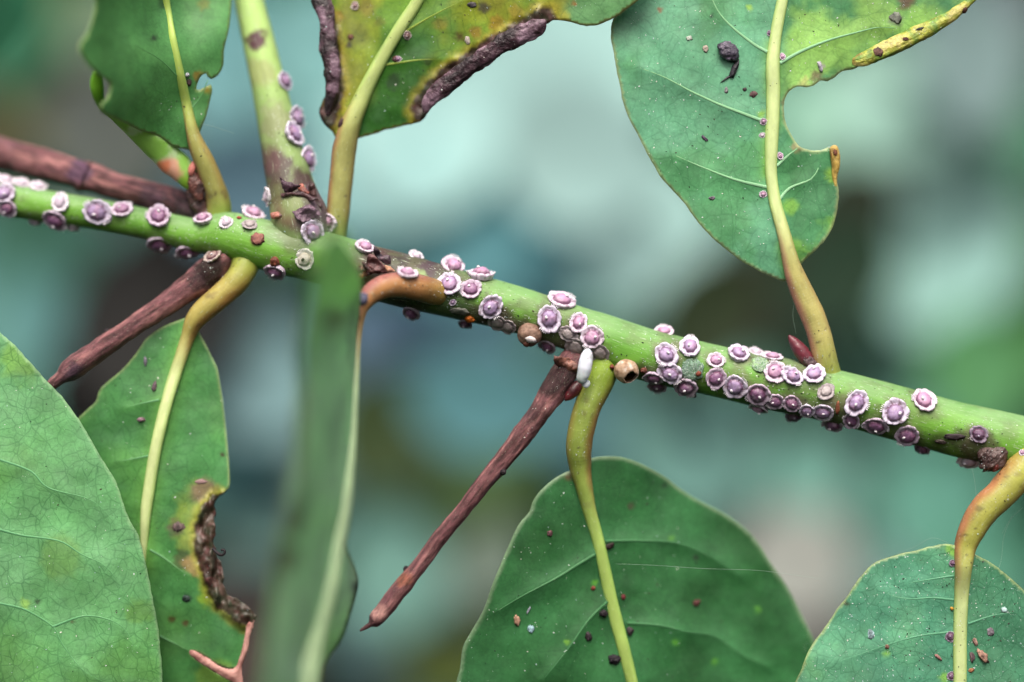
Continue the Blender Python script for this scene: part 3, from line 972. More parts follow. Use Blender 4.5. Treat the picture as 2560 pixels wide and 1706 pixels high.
leafC, _ = build_leaf('leaf', olC, Tps([(1700, 100, 0.0), (1540, 80, 0.05), (1600, 400, 0.05), (1800, 600, 0.1), (1930, 250, 0.12), (1960, 600, 0.1), (2100, 80, 0.1), (2300, 50, 0.0), (2060, 480, 0.25), (2000, 150, 0.15), (1930, -80, 0.1), (1950, 690, 0.15)]),
                      colC, M_LEAF, branch,
                      rib=[(2068, 965, 84, 0.5), (2064, 925, 72, 0.35), (2060, 890, 62, 0.24), (2052, 850, 60, 0.2), (2038, 805, 61, 0.18), (2014, 750, 59, 0.16), (1992, 700, 52, 0.13), (1976, 650, 42), (1960, 585, 34), (1938, 505, 31), (1928, 430, 30), (1929, 356, 33), (1933, 250, 35), (1932, 165, 34), (1937, 105, 30), (1946, 50, 29), (1956, 0, 28), (1972, -100, 26)], stalk_n=7,
                      fold=0.03, seed=5.0, rim=(196, 204, 146), rim_w=7, jag=1.5, rib_col=(208, 228, 158),
                      stain=[(1650, 24, 8, (160, 80, 50), .9), (1780, 40, 6, (40, 50, 50), .9), (2240, 50, 20, (90, 90, 84), .8), (2040, 190, 16, (130, 110, 90), .8), (2055, 165, 8, (190, 190, 180), .9), (2010, 205, 14, (190, 190, 120), .7), (1873, 20, 9, (160, 210, 90), .9), (1905, 285, 12, (150, 205, 80), .9), (1975, 515, 22, (140, 200, 80), .8), (2085, 440, 26, (140, 190, 70), .8), (1990, 370, 14, (150, 130, 90), .7),
                             (2005, 372, 10, (120, 90, 60), .8), (1960, 255, 9, (130, 110, 90), .8), (1990, 0, 30, (150, 60, 60), .0), (2265, 2, 24, (110, 60, 60), .8)],
                      veins=[[(1950, 158), (2002, 129), (2071, 101), (2139, 82), (2194, 69), (2235, 70)], [(1918, 130), (1883, 110), (1828, 66), (1793, 25), (1770, -30)], [(1916, 306), (1860, 285), (1800, 262), (1730, 230), (1664, 195), (1600, 170)],
                             [(1942, 415), (1975, 385), (1993, 372)], [(1948, 500), (1975, 470), (2028, 448), (2046, 420)], [(1925, 470), (1840, 450), (1760, 420), (1690, 390)]],
                      vein_col=(150, 205, 160), vein_r=3.4,
                      stalk_col=pet_col((186, 180, 108), (200, 134, 120), 5.0, -1, (164, 186, 80)))
tag(leafC, 'large broad green leaf with a big bite and yellow curled edge')
yel = ((166, 172, 66), (198, 190, 108), (112, 150, 58), (172, 126, 70))
cc_ = curl(c2(1920, 0, [(775, 560, 0.0, 36), (800, 560, -0.02, 50), (850, 548, -0.03, 66), (950, 510, -0.03, 74), (1100, 440, -0.03, 80), (1250, 370, -0.03, 82), (1400, 292, -0.04, 80), (1520, 235, -0.04, 68), (1650, 165, -0.05, 58), (1750, 90, -0.05, 46), (1850, 0, -0.05, 36), (1980, -130, -0.05, 34)]), leafC,
           'fat yellow rolled margin with brown spots', yel, 12.0, 0.17, 0.7, 0.95)
curl(c2(1920, 0, [(590, 1332, 0.2, 26), (600, 1360, 0.2, 44), (612, 1430, 0.2, 48), (618, 1520, 0.22, 40), (608, 1610, 0.25, 26), (618, 1700, 0.27, 14)]), leafC, 'small yellow-brown curled lip of the bite', ((190, 160, 80), (206, 180, 100), (150, 110, 56)), 15.0, 0.12)

# -- leaf D, dark, below the middle
olD = [(1445, 1170), (1414, 1182), (1390, 1195), (1368, 1212), (1346, 1234), (1332, 1256), (1324, 1280), (1300, 1308), (1280, 1347), (1249, 1419), (1229, 1468), (1210, 1523), (1183, 1572), (1161, 1610), (1155, 1632), (1150, 1674), (1142, 1706), (1135, 1790), (1300, 1850), (2100, 1850),
       (2080, 1740), (2058, 1660), (2035, 1600), (2019, 1567), (2000, 1528), (1978, 1484), (1958, 1451), (1936, 1421), (1920, 1397), (1900, 1364), (1870, 1328), (1828, 1295), (1801, 1278), (1774, 1264), (1746, 1250), (1719, 1234), (1691, 1215), (1664, 1193), (1625, 1171), (1590, 1154), (1554, 1143), (1527, 1141), (1499, 1142), (1477, 1147), (1462, 1160)]
leafD, _ = build_leaf('leaf', olD, Tps([(1450, 1180, 0.35), (1280, 1350, 0.05), (1160, 1620, 0.0), (1500, 1400, 0.5), (1560, 1640, 0.5), (1550, 1150, 0.5), (1750, 1260, 0.85), (1950, 1450, 1.0), (1800, 1600, 0.9), (2050, 1650, 1.1)]),
                      col_simple((50, 108, 60), (64, 128, 76), (38, 90, 44), 9.0), M_DARK, branch,
                      rib=[(1512, 890, 90, 0.4), (1506, 930, 78, 0.3), (1488, 975, 72, 0.25), (1470, 1015, 69, 0.22), (1455, 1070, 67, 0.22), (1447, 1124, 64, 0.26), (1450, 1165, 56, 0.32), (1459, 1212, 44), (1474, 1278, 34), (1497, 1358, 30), (1521, 1468, 31), (1540, 1550, 32), (1562, 1632, 31), (1580, 1706, 29), (1600, 1790, 27)], stalk_n=7,
                      fold=0.06, seed=9.0, rim=(140, 168, 132), rim_w=11, rib_col=(158, 186, 96),
                      stain=[(1680, 1345, 9, (84, 150, 60), .9), (1418, 1605, 9, (120, 180, 60), .9), (1690, 1605, 9, (90, 160, 60), .9), (1895, 1525, 10, (84, 150, 60), .9), (1785, 1655, 9, (84, 150, 60), .9), (1486, 1457, 8, (90, 160, 50), .9), (1660, 1215, 8, (40, 50, 40), .8), (1578, 1265, 8, (80, 70, 60), .8), (1420, 1190, 14, (110, 80, 60), .8), (1740, 1395, 9, (50, 60, 50), .8)],
                      veins=[[(1519, 1504), (1472, 1550), (1417, 1627), (1357, 1701)], [(1488, 1386), (1440, 1415), (1390, 1446), (1307, 1490), (1240, 1530)], [(1568, 1558), (1650, 1564), (1719, 1580), (1787, 1591), (1856, 1638), (1920, 1668)], [(1513, 1353), (1600, 1352), (1691, 1358), (1774, 1391), (1850, 1440)]],
                      vein_col=(70, 132, 82), vein_r=3.0, puck=0.08,
                      stalk_col=pet_col((136, 156, 70), (140, 104, 62), 9.0, -1, (140, 172, 56)))
tag(leafD, 'wide dark green leaf with pale rim hanging beside the long dead twig')

# -- leaf E, lower right
olE = [(2415, 1372), (2372, 1361), (2331, 1366), (2290, 1377), (2249, 1386), (2211, 1397), (2183, 1410), (2156, 1438), (2137, 1462), (2117, 1493), (2095, 1520), (2074, 1553), (2052, 1583), (2035, 1605), (2016, 1638), (2005, 1671), (1989, 1706), (1965, 1800), (2200, 1860), (2700, 1860), (2640, 1580), (2590, 1510), (2551, 1468), (2523, 1443), (2496, 1421), (2468, 1402), (2438, 1386)]


def colE(p, dr, t_, side, de, dv):
    q = np.column_stack((p / 150.0, np.full(len(p), 13.0)))
    n_ = fbm(q, 4)
    c = np.repeat(alb((98, 168, 128))[None], len(p), 0)
    c = mixc(c, alb((108, 172, 108)), sstep(0.0, 0.4, n_) * 0.8)
    c = mixc(c, alb((84, 156, 124)), sstep(0.0, -0.4, n_) * 0.8)
    c = mixc(c, alb((70, 130, 92)), 0.6 * sstep(2410, 2440, p[:, 0]))
    c = mixc(c, alb((130, 190, 90)), 0.7 * np.exp(-np.maximum(dr - 14, 0) / 7.0) * (p[:, 0] < 2405) * sstep(-0.2, 0.3, n_))
    return c


leafE, _ = build_leaf('leaf', olE, Tps([(2400, 1380, -0.05), (2200, 1410, 0.05), (2000, 1690, 0.0), (2200, 1600, 0.0), (2400, 1600, 0.05), (2550, 1480, 0.2), (2560, 1690, 0.2), (2050, 1580, 0.05)]), colE, M_NET, branch,
                      rib=[(2600, 1090, 92, 0.3), (2575, 1140, 88, 0.15), (2545, 1185, 82, 0.05), (2502, 1236, 78, 0.0), (2460, 1276, 74, -0.02), (2430, 1325, 66, -0.03), (2414, 1366, 56, -0.03), (2409, 1413, 44), (2405, 1468, 38), (2401, 1550, 35), (2400, 1632, 34), (2400, 1706, 33), (2400, 1800, 31)], stalk_n=7,
                      fold=0.05, seed=13.0, rim=(176, 186, 120), rim_w=6, jag=1.5, rib_col=(198, 216, 150),
                      stain=[(2215, 1635, 9, (140, 200, 90), .9), (2360, 1695, 14, (140, 200, 90), .9), (2115, 1510, 7, (80, 60, 40), .9), (2380, 1375, 16, (150, 210, 80), .8)],
                      veins=[[(2385, 1500), (2330, 1495), (2280, 1498), (2230, 1490), (2195, 1470)], [(2385, 1580), (2300, 1590), (2220, 1612), (2140, 1640), (2080, 1660)], [(2385, 1440), (2320, 1450), (2260, 1460)], [(2420, 1560), (2480, 1540), (2540, 1530)]], vein_col=(88, 158, 120), vein_r=2.4, puck=0.03,
                      stalk_col=pet_col((166, 168, 78), (172, 112, 80), 13.0, 1, (172, 186, 70)))
tag(leafE, 'dusty blue-green leaf with netted veins and insect skins along its pale rib')

# -- leaf F, narrow, brown eaten margin
FSTEP = 5.0
olF = [(470, 792), (455, 798), (411, 815), (384, 831), (362, 850), (348, 872), (329, 897), (302, 927), (260, 962), (247, 979), (239, 1004), (219, 1023), (195, 1046), (150, 1090), (150, 1300), (250, 1720), (330, 1790), (610, 1790), (603, 1706), (560, 1690), (520, 1665), (485, 1642), (478, 1630), (500, 1634), (540, 1660), (575, 1672), (598, 1666), (606, 1640), (617, 1610),
       (625, 1586), (634, 1560), (640, 1543), (628, 1524), (617, 1513), (602, 1505), (590, 1497), (576, 1492), (566, 1483), (560, 1470), (555, 1460), (557, 1440), (553, 1420), (549, 1405), (545, 1398), (540, 1375), (534, 1357), (538, 1330), (534, 1300), (537, 1284), (536, 1262), (546, 1242), (562, 1228), (573, 1217), (574, 1179), (570, 1124), (565, 1069), (559, 1014), (551, 965), (543, 921), (529, 891), (515, 862), (500, 835), (486, 808)]
leafF, _ = build_leaf('leaf', olF, Tps([(470, 810, 0.5), (260, 970, 0.5), (550, 960, 0.55), (400, 1050, 0.42), (370, 1250, 0.45), (560, 1200, 0.5), (250, 1400, 0.75), (500, 1450, 0.4), (600, 1600, 0.4), (400, 1690, 0.7)]), col_simple((78, 144, 80), (96, 160, 84), (54, 116, 56), 17.0, (120, 180, 80)), M_LEAF, branch,
                      rib=[(618, 640, 78, 0.62), (610, 672, 68, 0.5), (588, 706, 64, 0.42), (548, 744, 61, 0.4), (510, 776, 57, 0.4), (485, 806, 48, 0.42), (470, 842, 36), (455, 885, 33), (438, 935, 33), (411, 1028, 32), (389, 1124, 31), (375, 1206, 31), (365, 1280, 29), (361, 1340, 22), (358, 1410, 12)], stalk_n=6,
                      burn=[([(545, 1262), (524, 1290), (516, 1330), (518, 1370), (530, 1410), (542, 1450), (556, 1485), (586, 1515), (622, 1540)], 30, 52, (68, 38, 44), (168, 166, 64))], crumple=0.15,
                      step=FSTEP, fold=0.05, seed=17.0, rim=(168, 190, 130), rim_w=7, rib_col=(206, 222, 156),
                      stain=[(490, 1260, 60, (130, 150, 66), .5), (510, 1230, 40, (134, 110, 90), .85), (470, 1310, 50, (150, 175, 66), .55), (440, 1320, 24, (110, 96, 80), .8), (480, 1350, 40, (168, 176, 66), .5), (455, 1400, 28, (70, 80, 40), .8), (490, 1410, 34, (170, 140, 90), .8), (520, 1490, 30, (150, 190, 60), .8), (556, 1137, 7, (70, 40, 30), .9), (470, 1495, 14, (50, 80, 60), .8), (430, 1548, 9, (90, 70, 40), .8), (465, 1558, 9, (100, 60, 40), .8), (555, 1240, 16, (170, 200, 60), .9), (540, 1690, 50, (130, 165, 60), .6)],
                      veins=[[(398, 1000), (350, 1010), (310, 1020)], [(372, 1140), (320, 1150), (285, 1155)], [(375, 1375), (410, 1395), (470, 1440)], [(400, 1590), (440, 1610), (480, 1630)]], vein_col=(110, 172, 120), vein_r=2.4,
                      stalk_col=pet_col((176, 164, 88), (164, 116, 62), 17.0, -1, (140, 160, 62)))
tag(leafF, 'narrow green leaf with a scorched brown margin and torn tip')


def flake(name, outline, color, parent, lab=None, z=0.0, tip=None, seed=0.0, mat=None, thick=0.02, color2=None, amp=0.05, jag=2.5, tilt=(0, 0), fr=20.0):
    """a thin ragged dry piece with its own thickness; z depth, tilt cm per 100 px in x and y"""
    ol = crom(np.array([tuple(p) for p in outline] + [tuple(outline[0])], float), 3.0)[:-1]
    ol = ol + jag * np.column_stack((fbm(np.column_stack((ol / 5.0, np.full(len(ol), seed))), 3), fbm(np.column_stack((ol / 5.0, np.full(len(ol), seed + 20))), 3)))
    lo, hi = ol.min(0), ol.max(0)
    X, Y = np.meshgrid(np.arange(lo[0], hi[0], 3.5), np.arange(lo[1], hi[1], 3.5))
    g = np.column_stack((X.ravel(), Y.ravel()))
    g = g[inside(g, ol)]
    g = g[seg_dist(g, np.vstack((ol, ol[:1])))[0] > 2.0] if len(g) else g
    res = delaunay_2d_cdt([Vector(p) for p in np.vstack((ol, g))], [], [list(range(len(ol)))], 1, 1e-4)
    p2 = np.array([tuple(v_) for v_ in res[0]])
    cen = p2.mean(0)
    de = seg_dist(p2, np.vstack((ol, ol[:1])))[0]
    y = z + (p2[:, 0] - cen[0]) / 100 * tilt[0] + (p2[:, 1] - cen[1]) / 100 * tilt[1] - 0.02 * np.minimum(de, 10) / 6 + amp * fbm(np.column_stack((p2 / fr, np.full(len(p2), seed))), 3)
    V_ = np.array([P(a, b_, c_) for (a, b_), c_ in zip(p2, y)])
    F_ = [f if np.cross(V_[f[1]] - V_[f[0]], V_[f[2]] - V_[f[0]])[1] < 0 else f[::-1] for f in res[2]]
    cc = np.repeat(alb(color)[None], len(V_), 0)
    if color2:
        cc = mixc(cc, alb(color2), sstep(-0.15, 0.3, fbm(V_ * 7 + seed, 4)))
    o = mkobj(name, V_, F_, mat or M_CRISP, parent, cc, V_)
    so = o.modifiers.new('thickness', 'SOLIDIFY')
    so.thickness = thick
    so.offset = -1
    if lab: tag(o, lab)
    return o


flake('dry_edge', crop(0, 1276, [(2318, 1000), (2312, 1060), (2280, 1160), (2258, 1290), (2215, 1400), (2205, 1480), (2210, 1600), (2110, 1565), (1980, 1490), (1850, 1410), (1740, 1325), (1728, 1285), (1770, 1278), (1900, 1350), (2000, 1420), (2090, 1448), (2150, 1425), (2188, 1330), (2225, 1180), (2255, 1040)]),
      (200, 150, 140), leafF, 'pinkish dry torn edge', z=0.39, seed=25.0, color2=(164, 112, 104), jag=1.5, amp=0.03, mat=M_RIB, thick=0.03)

# -- leaf H, coming towards the camera, blurred
olH = [(870, 598), (845, 575), (815, 572), (790, 600), (778, 680), (765, 780), (752, 860), (755, 960), (750, 1060), (742, 1150), (722, 1250), (706, 1320), (692, 1413), (677, 1523), (655, 1706), (640, 1850), (800, 1850), (806, 1706), (818, 1652), (854, 1600), (876, 1536), (890, 1487), (895, 1454), (887, 1421), (868, 1377), (862, 1345), (872, 1290), (884, 1206), (892, 1097), (896, 960), (897, 850), (900, 770), (905, 700), (890, 650)]
leafH, _ = build_leaf('leaf', olH, Tps([(890, 690, -3.0), (840, 580, -7.0), (900, 780, -0.8), (760, 850, -6.0), (890, 900, -0.9), (750, 1060, -6.2), (880, 1100, -1.3), (706, 1320, -6.4), (850, 1280, -2.4), (872, 1330, -1.5), (893, 1454, -1.0), (815, 1468, -3.0), (680, 1523, -6.6), (766, 1706, -3.8), (860, 1590, -1.1), (655, 1706, -6.8), (806, 1690, -1.7)]),
                      col_simple((205, 246, 214), (216, 248, 226), (188, 236, 194), 31.0), M_THIN, branch,
                      rib=[(1105, 735, 62, 0.25), (1075, 728, 66, -0.05), (1040, 718, 66, -0.3), (1000, 712, 64, -0.45), (965, 716, 60, -0.55), (935, 730, 54, -0.62), (914, 752, 44, -0.68), (902, 785, 26), (893, 850, 21), (886, 960, 25), (878, 1097, 29), (866, 1206, 36), (856, 1280, 40), (840, 1358, 42), (820, 1468, 45), (790, 1578, 48), (764, 1706, 54), (740, 1820, 56)], stalk_n=7,
                      fold=0.0, seed=31.0, undul=0.03, rim=(110, 110, 80), rim_w=5, rib_col=(200, 228, 176), puck=0.0,
                      stain=[(730, 1300, 40, (130, 130, 90), .6), (715, 1400, 40, (110, 110, 60), .7), (835, 800, 40, (150, 170, 130), .7), (893, 1470, 16, (90, 90, 100), .8)],
                      stalk_col=pet_col((176, 126, 78), (150, 92, 90), 31.0, 1, (168, 146, 66)))
tag(leafH, 'blurred pale green leaf seen edge-on, hanging in front of the stem')
v, f = lump((0.1, 0.08, 0.11), 0.3, 2, 3.3, 3)
mkobj('leaf_scar', v + np.array(P(905, 748, -1.0)), f, M_DEBRIS, leafH, np.repeat(alb((88, 88, 110))[None], len(v), 0), v)

for o in (leafA, leafB, leafC, leafD, leafE, leafF, leafH):
    o.matrix_parent_inverse = branch_inv

# -- separate leaf G in the lower corner
olG = [(-160, 700), (-60, 775), (0, 832), (22, 850), (69, 899), (115, 951), (154, 990), (195, 1047), (219, 1086), (241, 1124), (263, 1160), (288, 1201), (304, 1245), (315, 1280), (329, 1309), (348, 1345), (362, 1399), (373, 1451), (384, 1509), (392, 1550), (398, 1591), (403, 1646), (406, 1706), (404, 1850), (-200, 1850)]
leafG, _ = build_leaf('leaf', olG, Tps([(0, 850, 0.1), (200, 1060, 0.05), (350, 1360, 0.05), (400, 1700, 0.1), (100, 1300, -0.05), (0, 1650, -0.1), (200, 1600, 0.0), (-100, 1000, 0.0)]), col_simple((104, 170, 106), (114, 178, 120), (96, 158, 78), 41.0), M_NET, None,
                      fold=0.0, seed=41.0, rim=(150, 190, 140), rim_w=7, jag=2, undul=0.06,
                      stain=[(62, 1510, 14, (150, 200, 90), .8), (180, 1555, 7, (90, 70, 50), .8), (95, 1503, 8, (50, 70, 50), .8), (50, 900, 60, (130, 180, 70), .6), (350, 1530, 40, (110, 160, 70), .6), (150, 1400, 60, (110, 150, 70), .5)],
                      veins=[[(-30, 1140), (0, 1150), (77, 1179), (121, 1220), (219, 1247), (263, 1280), (300, 1330)], [(-30, 1318), (0, 1325), (55, 1339), (148, 1353), (203, 1386), (263, 1416), (307, 1473), (335, 1520)], [(-30, 1500), (0, 1509), (63, 1525), (132, 1567), (154, 1608), (206, 1674), (260, 1706)], [(132, 1567), (218, 1540), (300, 1563), (340, 1620)]], vein_col=(84, 152, 104), vein_r=2.6, puck=0.03, key='leafG')
tag(leafG, 'broad green leaf with a fine network of dark veins, overlapping the scorched narrow leaf', 'leaf')

# -- blurred leaf corner at the top
olK = [(-150, -200), (90, -160), (95, -40), (70, 40), (30, 100), (-30, 150), (-160, 180)]
leafK, _ = build_leaf('leaf', olK, Tps([(-50, -50, 6.0), (80, -60, 6.6), (-30, 140, 6.2), (-150, 0, 5.5)]), col_simple((46, 112, 80), (56, 124, 88), (40, 100, 70), 51.0), M_DARK, None, seed=51.0, rim=None, key='leafK')
tag(leafK, 'blurred dark green leaf tip behind the bitten leaf', 'leaf')


# ------------------------------------------------------------------ young rolled leaf, buds and bud scales
s_ = sweep([(498, 478, 0.75, 12), (480, 455, 0.7, 26), (455, 425, 0.62, 31), (425, 398, 0.55, 32), (392, 368, 0.4, 30), (356, 338, 0.2, 27), (318, 312, 0.0, 21), (285, 290, -0.2, 14), (258, 270, -0.4, 11), (246, 236, -0.6, 16), (242, 205, -0.7, 16), (240, 180, -0.8, 8)],
           30, 0.03, (True, True), lambda q, s, th, L: 0.16 * fbm(q * 2.6, 4) + 0.12 * np.cos(2 * th + s * 3), squash=0.6)
q, px = s_['V'], s_['px']
c = np.repeat(alb((140, 196, 84))[None], len(q), 0)
c = mixc(c, alb((196, 226, 176)), sstep(0.0, 0.35, fbm(q * 4 + 2, 4)) * 0.8)
c = mixc(c, alb((122, 190, 50)), sstep(300, 240, px[:, 1]))
c = stains(c, px, [(425, 430, 36, (226, 160, 140), 0.9), (410, 415, 18, (220, 130, 90), 0.9), (470, 460, 24, (150, 200, 60), 0.9)], 3)
o = par(mkobj('young_leaf', q, s_['F'], M_RIB, None, c, s_['tc']))
tag(o, 'rolled bright green young leaf with a pink base')
add_src('stalk', q, s_['F'])


def bud(x0, y0, x1, y1, r, z, colr, name='bud', lab=None, amp=0.08, z1=None, colr2=None, mat=None):
    z1 = z if z1 is None else z1
    pts = [(x0 + (x1 - x0) * k, y0 + (y1 - y0) * k, z + (z1 - z) * k, r * max(0.06, math.sin(math.pi * (0.12 + 0.86 * k)) ** 0.7)) for k in np.linspace(0, 1, 9)]
    s_ = sweep(pts, 30, 0.009, (True, True), lambda q, s, th, L: amp * fbm(q * 6 + x0, 4) + (amp * 1.4 * (np.abs(fbm(q * 11 + x0 + 9, 4)) - 0.2) if amp > 0.2 else 0), squash=0.7 if amp > 0.2 else 1.0)
    c = np.repeat(alb(colr)[None], len(s_['V']), 0)
    if colr2:
        c = mixc(c, alb(colr2), sstep(-0.1, 0.3, fbm(s_['V'] * 5 + x0, 4)))
    o = par(mkobj(name, s_['V'], s_['F'], mat or M_BUD, None, c, s_['tc']))
    if lab: tag(o, lab)
    add_src('stem', s_['V'], s_['F'])
    return o


bud(2050, 925, 2004, 890, 14, 0.14, (84, 62, 66), name='bud_scale', amp=0.4, colr2=(120, 96, 92), mat=M_CRISP)
bud(2036, 922, 1972, 839, 19, 0.22, (108, 44, 56), lab='glossy dark red bud in the angle of the leaf stalk', colr2=(92, 44, 56))
bud(1452, 955, 1412, 1002, 16, 0.16, (104, 44, 50), lab='small dark red bud under the dead twig', colr2=(70, 36, 40))
bud(500, 500, 478, 420, 20, 0.55, (96, 56, 48), name='bud_scale', lab='dry brown scale beside the young leaf', amp=0.35, colr2=(60, 36, 34), mat=M_CRISP)
bud(476, 440, 486, 402, 10, 0.5, (200, 120, 110), name='bud_scale', amp=0.2, mat=M_CRISP)
bud(515, 540, 470, 470, 22, 0.7, (70, 46, 44), name='bud_scale', amp=0.35, colr2=(110, 80, 70), mat=M_CRISP)
bud(2505, 1165, 2450, 1110, 40, 0.08, (74, 52, 50), lab='knobbly dark brown bud by the lowest stalk', amp=0.35, colr2=(104, 84, 80), mat=M_CRISP)
bud(2500, 1140, 2484, 1180, 13, 0.02, (112, 54, 52), amp=0.15, colr2=(104, 46, 46))
# scales round the base of the side shoot


def bract(outline, color, lab=None, **k):
    o = flake('bud_scale', outline, color, None, lab, **k)
    par(o)
    return o


b3 = lambda pts: [(560 + a / 7.294, 380 + b_ / 7.294) for a, b_ in pts]
b4 = lambda pts: [(820 + a / 7.294, 560 + b_ / 7.294) for a, b_ in pts]
bract(b3([(1015, 470), (1120, 530), (1230, 560), (1310, 610), (1400, 620), (1300, 700), (1180, 760), (1080, 700)]), (84, 56, 72), 'dark purple pointed dry scale on the side shoot', z=0.17, color2=(60, 40, 48), seed=1.0, tilt=(-0.1, 0.25), amp=0.08)
bract(b3([(1380, 600), (1440, 570), (1480, 660), (1560, 740), (1540, 790), (1440, 740), (1350, 680)]), (196, 124, 108), z=0.22, color2=(130, 74, 66), seed=2.0)
bract(b3([(1560, 560), (1650, 580), (1680, 760), (1740, 900), (1800, 1010), (1700, 1020), (1640, 900), (1580, 780), (1530, 700)]), (66, 44, 46), z=0.3, color2=(92, 62, 60), seed=3.0, amp=0.1)
bract(b3([(1030, 760), (1200, 740), (1380, 720), (1560, 780), (1680, 860), (1560, 900), (1400, 800), (1200, 810), (1060, 830)]), (72, 48, 54), z=0.2, color2=(100, 70, 72), seed=4.0, amp=0.1)
bract(b3([(850, 1120), (960, 1090), (1060, 1110), (1160, 1140), (1150, 1200), (1020, 1220), (900, 1230), (850, 1200)]), (184, 120, 104), z=0.22, color2=(86, 58, 56), seed=5.0, amp=0.1)
bract(b3([(1250, 1080), (1400, 1020), (1560, 960), (1700, 1060), (1760, 1160), (1600, 1220), (1480, 1280), (1330, 1240)]), (120, 96, 112), z=0.1, color2=(84, 64, 76), seed=6.0, amp=0.12)
# old scales at the bent node
bract(b4([(700, 620), (760, 550), (860, 600), (960, 700), (1060, 820), (1080, 900), (940, 880), (820, 860), (720, 780)]), (112, 72, 72), 'rough red-brown old bud scale on the bent node', z=-0.22, color2=(78, 48, 48), seed=11.0, amp=0.12, tilt=(0.1, 0.1))
bract(b4([(500, 800), (600, 760), (720, 800), (860, 880), (760, 920), (640, 980), (540, 960), (490, 880)]), (166, 92, 64), z=-0.16, color2=(70, 42, 38), seed=12.0, amp=0.2)
bract(b4([(620, 700), (760, 720), (900, 800), (960, 900), (760, 900), (650, 820)]), (64, 42, 40), z=-0.17, color2=(96, 60, 54), seed=13.0, amp=0.15)
bract(b4([(830, 420), (900, 440), (950, 520), (990, 580), (970, 640), (920, 650), (850, 570)]), (86, 72, 82), 'dark curled flake standing on the stem', z=-0.1, color2=(50, 40, 46), seed=14.0, amp=0.12, tilt=(0.5, 0.2))
bract(b4([(930, 640), (1000, 580), (1120, 580), (1150, 740), (1050, 740), (980, 690)]), (92, 68, 80), z=-0.13, color2=(70, 54, 62), seed=15.0, amp=0.06)
bract(b4([(960, 720), (1060, 760), (1160, 790), (1200, 870), (1100, 880), (1020, 820)]), (184, 136, 106), z=-0.12, color2=(104, 64, 58), seed=16.0, amp=0.2)
# crust on the collar of the long dead twig
bract([(1386, 890), (1400, 893), (1425, 898), (1444, 912), (1448, 930), (1430, 934), (1410, 924), (1392, 916), (1384, 903)], (140, 94, 80), 'rough red-brown collar above the long dead twig', z=0.02, color2=(92, 60, 54), seed=18.0, amp=0.1, tilt=(0.1, 0.3))

# ------------------------------------------------------------------ placing things on surfaces
T_ALL = bvh('stem', 'stalk', 'twig')
T_LEAF = bvh('leaf', 'stalk', 'leafG')


def land(x, y, tree, zs=(-0.3, 1.8)):
    d = (Vector(P(x, y, 0)) - CAM).normalized()
    h = tree.ray_cast(CAM, d)
    if h[0] is not None:
        return h[0], h[1]
    best = min(((tree.find_nearest(Vector(P(x, y, z))), z) for z in np.linspace(zs[0], zs[1], 31)), key=lambda r: r[0][3])
    (p_, n_, _, _), z = best
    n_ = (n_ * 0.7 + (CAM - p_).normalized() * 0.42).normalized()      # growing on the turn of the stem
    return p_ + (Vector(P(x, y, z)) - p_) * 0.35, n_


def ring_mesh(profile, seg, rmod=None, hmod=None):
    """profile: (r, h) outward; modulated by angle."""
    V, F = [], []
    n = len(profile)
    for i, (r, h) in enumerate(profile):
        for j in range(seg):
            th = j / seg * 2 * math.pi
            a = rmod(th, i) if rmod else 1
            b_ = hmod(th, i) if hmod else 0
            V.append((r * a * math.cos(th), r * a * math.sin(th), h + b_))
    for i in range(n - 1):
        for j in range(seg):
            k = (j + 1) % seg
            F.append((i * seg + j, i * seg + k, (i + 1) * seg + k, (i + 1) * seg + j))
    return V, F


